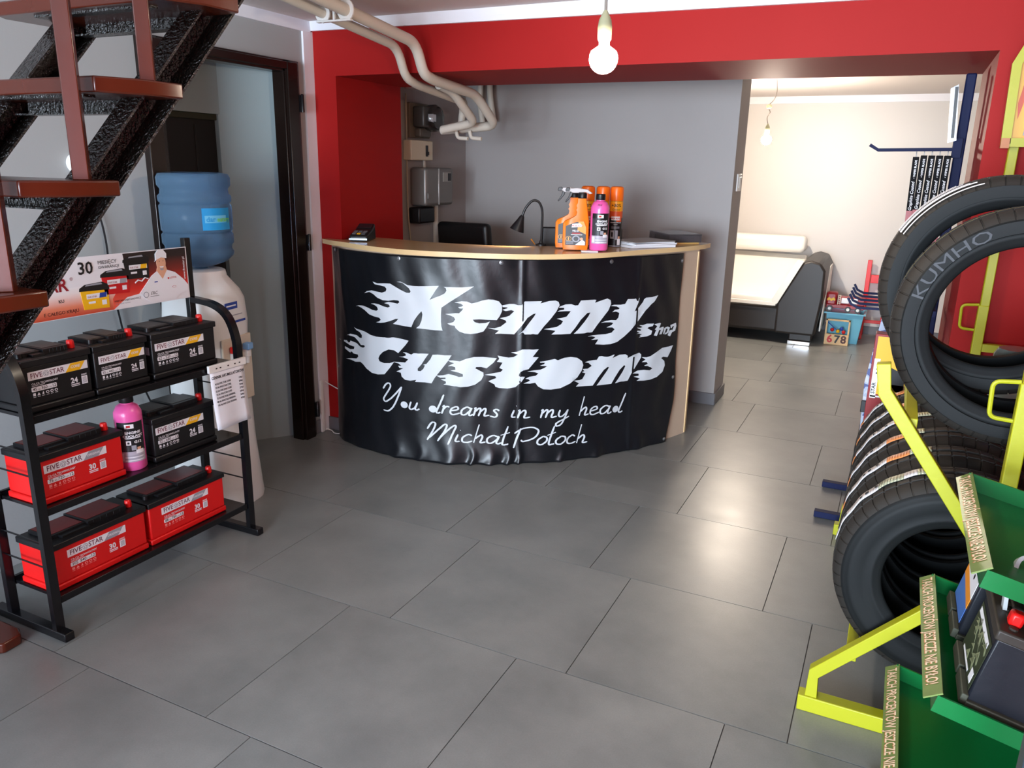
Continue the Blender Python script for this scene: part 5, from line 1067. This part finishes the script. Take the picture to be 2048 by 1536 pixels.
# white tub behind the tyres
t = thing('hand_cleaner_tub', 'translucent white tub with a blue brush seen through the upper tyre', 'tub', (0,0,0))
MB().lathe([(.045,0),(.052,.06),(.060,.13),(.063,.135),(.063,.142),(.058,.142)], n=28).build('tub', mat('milky_plastic', (196,200,190), .4, trans=.2), t)
MB().lathe([(.056,0),(.062,.02),(.061,.10),(.050,.12),(0,.122)], (0,0,.142), n=28).build('dome_lid', mat('smoky_lid', (120,130,124), .25, trans=.4), t)
MB().tube([(.060*math.cos(2*PI*i/20), .060*math.sin(2*PI*i/20), .135) for i in range(20)], .004, n=6, closed=True).build('rim', mat('cream_rim', (222,214,184), .4), t)
mb = MB()
for i in range(26): a = 2*PI*i/26; mb.bar((-.03,-.06,.015), (-.03+.03*math.cos(a),-.075,.015+.03*math.sin(a)), .004, .004, upv=(0,1,0))
mb.build('brush', mat('brush_blue', (40,50,130), .5), t)
t.location = (.375,2.78,.775)
# blue rack post with wiper blades
NAVY = mat('navy_blue_enamel', (20,28,64), .6, bump=.1, bscale=150, spec=.2)
t = thing('blue_display_stand', 'navy blue steel display stand with hook arms beside the red jamb', 'display stand', (.0,4.0,0))
for y in (3.63, 4.03): MB().bar((-.18,y,.02), (.20,y,.02), .04, .03).build('foot', NAVY, t, bevel=.003)
MB().bar((.185,3.61,.022), (.185,4.05,.022), .04, .036).build('base_bar', NAVY, t)
MB().box(.165, .205, 4.01, 4.045, .04, 1.965).build('post', NAVY, t, bevel=.006)
MB().bars([(.165,3.985,1.655),(-.135,3.985,1.650),(-.172,3.985,1.672)], .014, .012, upv=(0,1,0)).build('hook_arm', NAVY, t)
MB().box(.155, .19, 3.972, 4.01, 1.62, 1.70).build('bracket', NAVY, t)
MB().box(.165, .185, 3.72, 4.32, .965, .99).build('peg_bar', NAVY, t)
for i in range(5): y = 3.76+i*.125; MB().bars([(.165,y,.975),(-.12,y,.972),(-.15,y,.985),(-.166,y,1.012)], .010, .010, upv=(0,1,0)).build('peg', NAVY, t)
for i in range(5):
    lab = ['nearest the blue post', 'second from the blue post', 'in the middle of the row', 'fourth from the blue post', 'outermost of the row, reddish lower end'][i]
    t = thing('wiper_pack', 'black wiper blade pack hanging on the hook arm, '+lab, 'wiper blade pack', (0,0,0), 'wiper blade packs on the hook arm')
    MB().box(-.0125, .0125, -.045, .045, -.62, 0).build('box', mat('matt_black_card', (18,18,21), .7, spec=.15), t, bevel=.001)
    MB().box(-.0128, .0128, -.0455, .0455, -.62, -.23).build('red_band', mat('wiper_red', (150,26,30), .35), t)
    fr = ((.0055,-.0455,-.29),(0,0,1),(-1,0,0)); mb = MB(); mb.text(fr, 'Graphite Coated', .06, 0, .018, 0, base=.0006, shear=.3, bold=.01); mb.text(fr, '• WIPER BLADE', .198, .0, .0115, 0, base=.0006, bold=.02); mb.build('printing', PRINTW, t)
    mb = MB(); mb.tube([(0,0,-.002),(0,0,.012),(0,.012,.022),(0,.02,.012)], .002, n=6); mb.build('hanger', mat('clear_hanger', (170,170,170), .3), t)
    t.location = (.143-i*.0305, 3.985, 1.628); t.rotation_euler = (0, -.025 if i == 4 else 0, 0)
    if i == 4: t.location.z -= .006
t = thing('blister_pack', 'narrow shiny blister pack with dark strip hanging beside the blue post', 'blister pack', (.14,3.95,1.9))
mb = MB(); mb.add([(.112,3.94,1.90),(.140,3.94,1.915),(.164,3.94,1.69),(.132,3.94,1.68),(.112,3.97,1.90),(.140,3.97,1.915),(.164,3.97,1.69),(.132,3.97,1.68)], [(3,2,1,0),(4,5,6,7),(0,1,5,4),(1,2,6,5),(2,3,7,6),(3,0,4,7)]); mb.build('blister', mat('shiny_clear_pack', (150,150,154), .2, metal=.3), t)
MB().bar((.134,3.937,1.905), (.148,3.937,1.70), .012, .004, upv=(0,1,0)).build('dark_strip', BLKL, t)
# packs standing beside the stand
t = thing('foil_bag', 'tall blue and white patterned foil bag hanging low behind tyres', 'bag', (-.01,4.15,.2))
mb = MB(); mb.add([(-.035,4.12,.05),(.05,4.12,.05),(.05,4.12,.93),(-.012,4.12,.95),(-.055,4.12,.55),(-.02,4.20,.05),(.05,4.20,.05),(.05,4.16,.93),(0,4.16,.94),(-.03,4.20,.55)], [(0,1,2,3,4),(9,8,7,6,5),(0,4,9,5),(4,3,8,9),(3,2,7,8),(1,6,7,2),(0,5,6,1)])
bm_ = bpy.data.materials.new('blue_white_pattern'); bm_.use_nodes = True; nt = bm_.node_tree; b = nt.nodes['Principled BSDF']; vn = nt.nodes.new('ShaderNodeTexNoise'); vn.inputs['Scale'].default_value = 22; cr = nt.nodes.new('ShaderNodeValToRGB'); tc = nt.nodes.new('ShaderNodeTexCoord')
cr.color_ramp.interpolation = 'CONSTANT'; e = cr.color_ramp.elements; e[0].color = rgb(60,76,140); e[1].position = .48; e[1].color = rgb(176,190,214); e.new(.58).color = rgb(206,212,226); nt.links.new(tc.outputs['Object'], vn.inputs[0]); nt.links.new(vn.outputs[0], cr.inputs[0]); nt.links.new(cr.outputs[0], b.inputs['Base Color']); b.inputs['Roughness'].default_value = .35
mb.build('bag', bm_, t, smooth=0); MB().box(-.056, -.03, 4.10, 4.118, .40, .46).build('dark_label', BLKL, t, bevel=.003)
t = thing('boxed_product', 'red carton with yellow and white star-rating print behind the yellow rack', 'carton', (.05,3.85,.2))
MB().box(-.032, .12, 3.72, 3.80, .06, .87).build('carton', mat('dark_red_carton', (140,26,30), .45), t, bevel=.002)
fr = ((-.032,3.7195,.0),(1,0,0),(0,0,1)); mb = MB(); mb.rect(fr, .012, .15, .60, .86, .0006, 0); mb.rect(fr, .010, .034, .58, .76, .001, 1)
mb.text(((-.004,3.7185,.60),(0,0,1),(-1,0,0)), 'STAR', .0, .0, .022, 2, base=.001, bold=.02)
for i in range(3): mb.disc(fr, .026, .695+i*.018, .004, .0016, 2, n=8)
mb.prism([(.05,.66),(.14,.60),(.14,.70),(.05,.74)], fr, .0012, 2); mb.rect(fr, .04, .15, .62, .65, .0012, 3); mb.rect(fr, .012, .15, .585, .592, .001, 1)
mb.build('print', [PRINTY, PRINTW, PRINTK, mat('brown_print', (120,80,60), .4)], t)
o = MB().prism([(.0,.47),(.05,.60),(.10,.60),(.10,.55),(.04,.50),(.03,.44)], ((0,3.60,0),(1,0,0),(0,0,1)), .02).build('yellow_bracket', YEL, None, bevel=.002); tag(o, 'yellow metal bracket between carton and the rearmost lower tyres', 'bracket')
# ------------------------------------------------------------------ green display with battery
GRN = mat('green_enamel', (0,100,46), .32, bump=.08, bscale=150); GRND = mat('green_enamel_lip', (10,150,92), .35)
t = thing('green_display', 'green metal stepped display shelf with printed shelf edge strips', 'display shelf', (.4,1.72,0))
tl = .21
sn, cs = math.sin(tl), math.cos(tl)
stm = mat('strip_base', (112,132,72), .35, var=.25, vscale=30)
SH = [(.195,.870),(.158,.600),(.118,.335)]
for k, (x, z) in enumerate(SH):
    mx = Matrix.Translation((x+.022,0,z+.005)) @ Matrix.Rotation(tl, 4, 'Y'); L_ = .50
    s = MB().box(0, L_, 1.475, 1.965, -.028, -.024, mx=mx); s.box(0, L_, 1.965, 1.970, -.028, .014, mx=mx); s.box(0, L_, 1.47, 1.475, -.028, .008, mx=mx); s.box(0, .004, 1.475, 1.965, -.028, .004, mx=mx)
    sh_ = s.build('shelf', GRN, t, smooth=0)
    # price strip
    fr = (Vector((x, 1.972, z)), (0,-1,0), Vector((.0265,0,.0165)).normalized())
    st_ = MB().rect(fr, 0, .50, 0, .036, -.003).build('edge_strip', [stm], sh_)
    mb = MB(); mb.text(fr, 'TAKICH PROCENTÓW JESZCZE NIE BYŁO!', .016, .0075, .0325, 0, base=.0008, bold=.012, xs=.725); mb.build('strip_lettering', mat('strip_pale_letters', (238,216,184), .4), sh_)
    mb = MB(); mb.text(fr, 'TAKICH PROCENTÓW JESZCZE NIE BYŁO!', .0153, .0068, .0325, 0, base=.0004, bold=.03, xs=.725); mb.build('strip_lettering_edge', mat('strip_orange_edge', (214,112,60), .4), sh_)
mb = MB(); mb.box(.705, .72, 1.47, 1.97, 0, 1.15); mb.build('back_panel', GRN, t); 
MB().add([(.205,1.972,.02),(.62,1.972,.02),(.70,1.972,.80),(.62,1.972,.80),(.205,1.978,.02),(.62,1.978,.02),(.70,1.978,.80),(.62,1.978,.80)], [(0,1,2,3),(7,6,5,4),(0,4,5,1),(1,5,6,2),(2,6,7,3),(3,7,4,0)]).build('side_gusset', GRN, t)
MB().box(.12, .70, 1.48, 1.96, 0, .02).build('plinth', GRN, t)
MB().box(.66, .70, 1.452, 1.468, 0, 1.15).build('side_panel', GRN, t)
# near battery lying tilted with the shelf (front towards -x)
def grow(name, label, y0, y1, d, h, front, caps):
    t = thing(name, label, 'car battery', (0,0,0), 'batteries on the green display')
    body = mat('dusty_black_case', (15,18,27), .42, bump=.15, bscale=80); top_ = mat('dusty_brown_top', (50,44,38), .5, bump=.3, bscale=60)
    w_ = y1-y0
    mb = MB(); mb.box(.010, d-.008, .006, w_-.006, .0, h-.03); mb.build('case', body, t, bevel=.004)
    mb = MB(); mb.box(0, .012, 0.0, w_*.46, 0, .022); mb.box(0, .012, w_*.52, w_, 0, .022); mb.box(.01, d, -.004, w_+.004, 0, .012); mb.build('base_ledge', mat('dusty_ledge', (64,66,54), .6, bump=.4, bscale=50), t, bevel=.002)
    mb = MB(); mb.box(.004, d, 0, w_, h-.032, h-.010); lid = mb.build('lid', top_, t, bevel=.004)
    mb = MB(); mb.box(.060, d-.01, w_*.18, w_*.86, h-.010, h+.006); mb.box(.035, .075, w_*.52, w_*.80, h-.010, h-.001); mb.build('vent_cover', mat('vent_dark', (34,30,27), .5), t, bevel=.004)
    mb = MB(); n = 7 if caps else 0
    for i in range(n): mb.lathe([(.008,0),(.008,.004),(0,.005)], (.03+.0, w_*.12+i*w_*.12, h-.010), n=10)
    if n: mb.build('cap', top_, t)
    MB().box(.020, .044, .030, .056, h-.010, h+.018).build('red_terminal_cap', REDP, t, bevel=.006)
    MB().lathe([(.010,0),(.009,.018),(0,.019)], (.105,.035,h-.010), n=14).build('terminal_post', STEEL, t)
    front(t, w_, h)
    return t
def f1(t, w_, h):
    F = ((.0095, w_, 0), (0,-1,0), (0,0,1)); mb = MB(); mb.rect(F, .012, w_-.012, .026, h-.05, .0006, 0)
    random.seed(3)
    for i in range(26):
        a = random.uniform(.02, w_-.05); b = random.uniform(.035, h-.07); mb.prism([(a,b),(a+.02,b+random.uniform(.002,.02)),(a+.034,b-.004),(a+.02,b+.004)], F, .0009, 1)
    mb.text(F, 'AKUMULATOR', .02, h-.075, .020, 2, base=.001, bold=.02, xs=.9) if False else mb.rect(F, .02, w_-.03, h-.070, h-.058, .0009, 2)
    mb.rect(F, w_-.05, w_-.026, .032, .055, .001, 2); mb.rect(F, .03, w_-.07, .030, .036, .001, 2)
    mb.build('front_label', [mat('label_dark_green', (48,56,36), .4), mat('label_silver_green', (132,138,104), .4), PRINTW], t, smooth=0)
    # carrying handle
    hd = MB().tube(fillet([(.022, w_*.50, h-.01), (.012, w_*.52, h+.03), (.014, w_*.66, h+.085), (.040, w_*.70, h+.09), (.11, w_*.70, h+.085), (.150, w_*.55, h+.02)], .03), 1.0, sec=SQ(.020,.007), upv=(1,0,0)).build('carry_handle', mat('milky_handle', (206,212,214), .35, trans=.3), t, smooth=50)
mxr = (0, tl, 0)
bA = grow('display_battery', 'dusty black battery with white carry handle on the middle green shelf', 1.505, 1.70, .19, .182, f1, True)
bA.location = (.218,1.498,.592); bA.rotation_euler = mxr
def f2(t, w_, h):
    F = ((.0095, w_, 0), (0,-1,0), (0,0,1)); mb = MB()
    mb.prism([(.012,.028),(w_-.02,.028),(w_-.02,.065),(.012,.085)], F, .0008, 2); mb.prism([(.012,.085),(w_-.02,.065),(w_-.02,.088),(.012,.108)], F, .001, 1); mb.prism([(.012,.108),(w_-.02,.088),(w_-.02,h-.045),(.012,h-.045)], F, .0008, 0)
    mb.text(F, 'POWER', .03, h-.075, .012, 3, base=.0012, bold=.02, xs=.9) if False else mb.rect(F, .035, .085, h-.085, h-.078, .0012, 3)
    mb.rect(F, .035, .10, h-.068, h-.064, .0012, 3); mb.disc(F, .105, h-.085, .006, .0012, 3)
    mb.build('front_label', [LWHT, mat('label_orange', (224,140,40), .4), mat('label_blue', (70,110,180), .4), PRINTK], t, smooth=0)
bB = grow('display_battery', 'black battery with white, orange and blue label behind it on the middle green shelf', 1.725, 1.90, .17, .205, f2, False)
bB.location = (.214,1.735,.594); bB.rotation_euler = mxr
o = MB().box(.240, .31, 1.06, 1.10, 0, .92).build('dark_post', mat('blue_grey_panel', (52,62,70), .4), None, bevel=.006); tag(o, 'blurred blue-grey upright panel cut off by the lower right corner', 'panel')
o = MB().lathe([(.06,0),(.064,.05),(.055,.062),(0,.064)], (.02,1.40,0), n=24).build('green_bowl_base', GRN, None); o.name = 'round_green_foot'; tag(o, 'round green foot on the floor at bottom under lowest green shelf', 'foot')
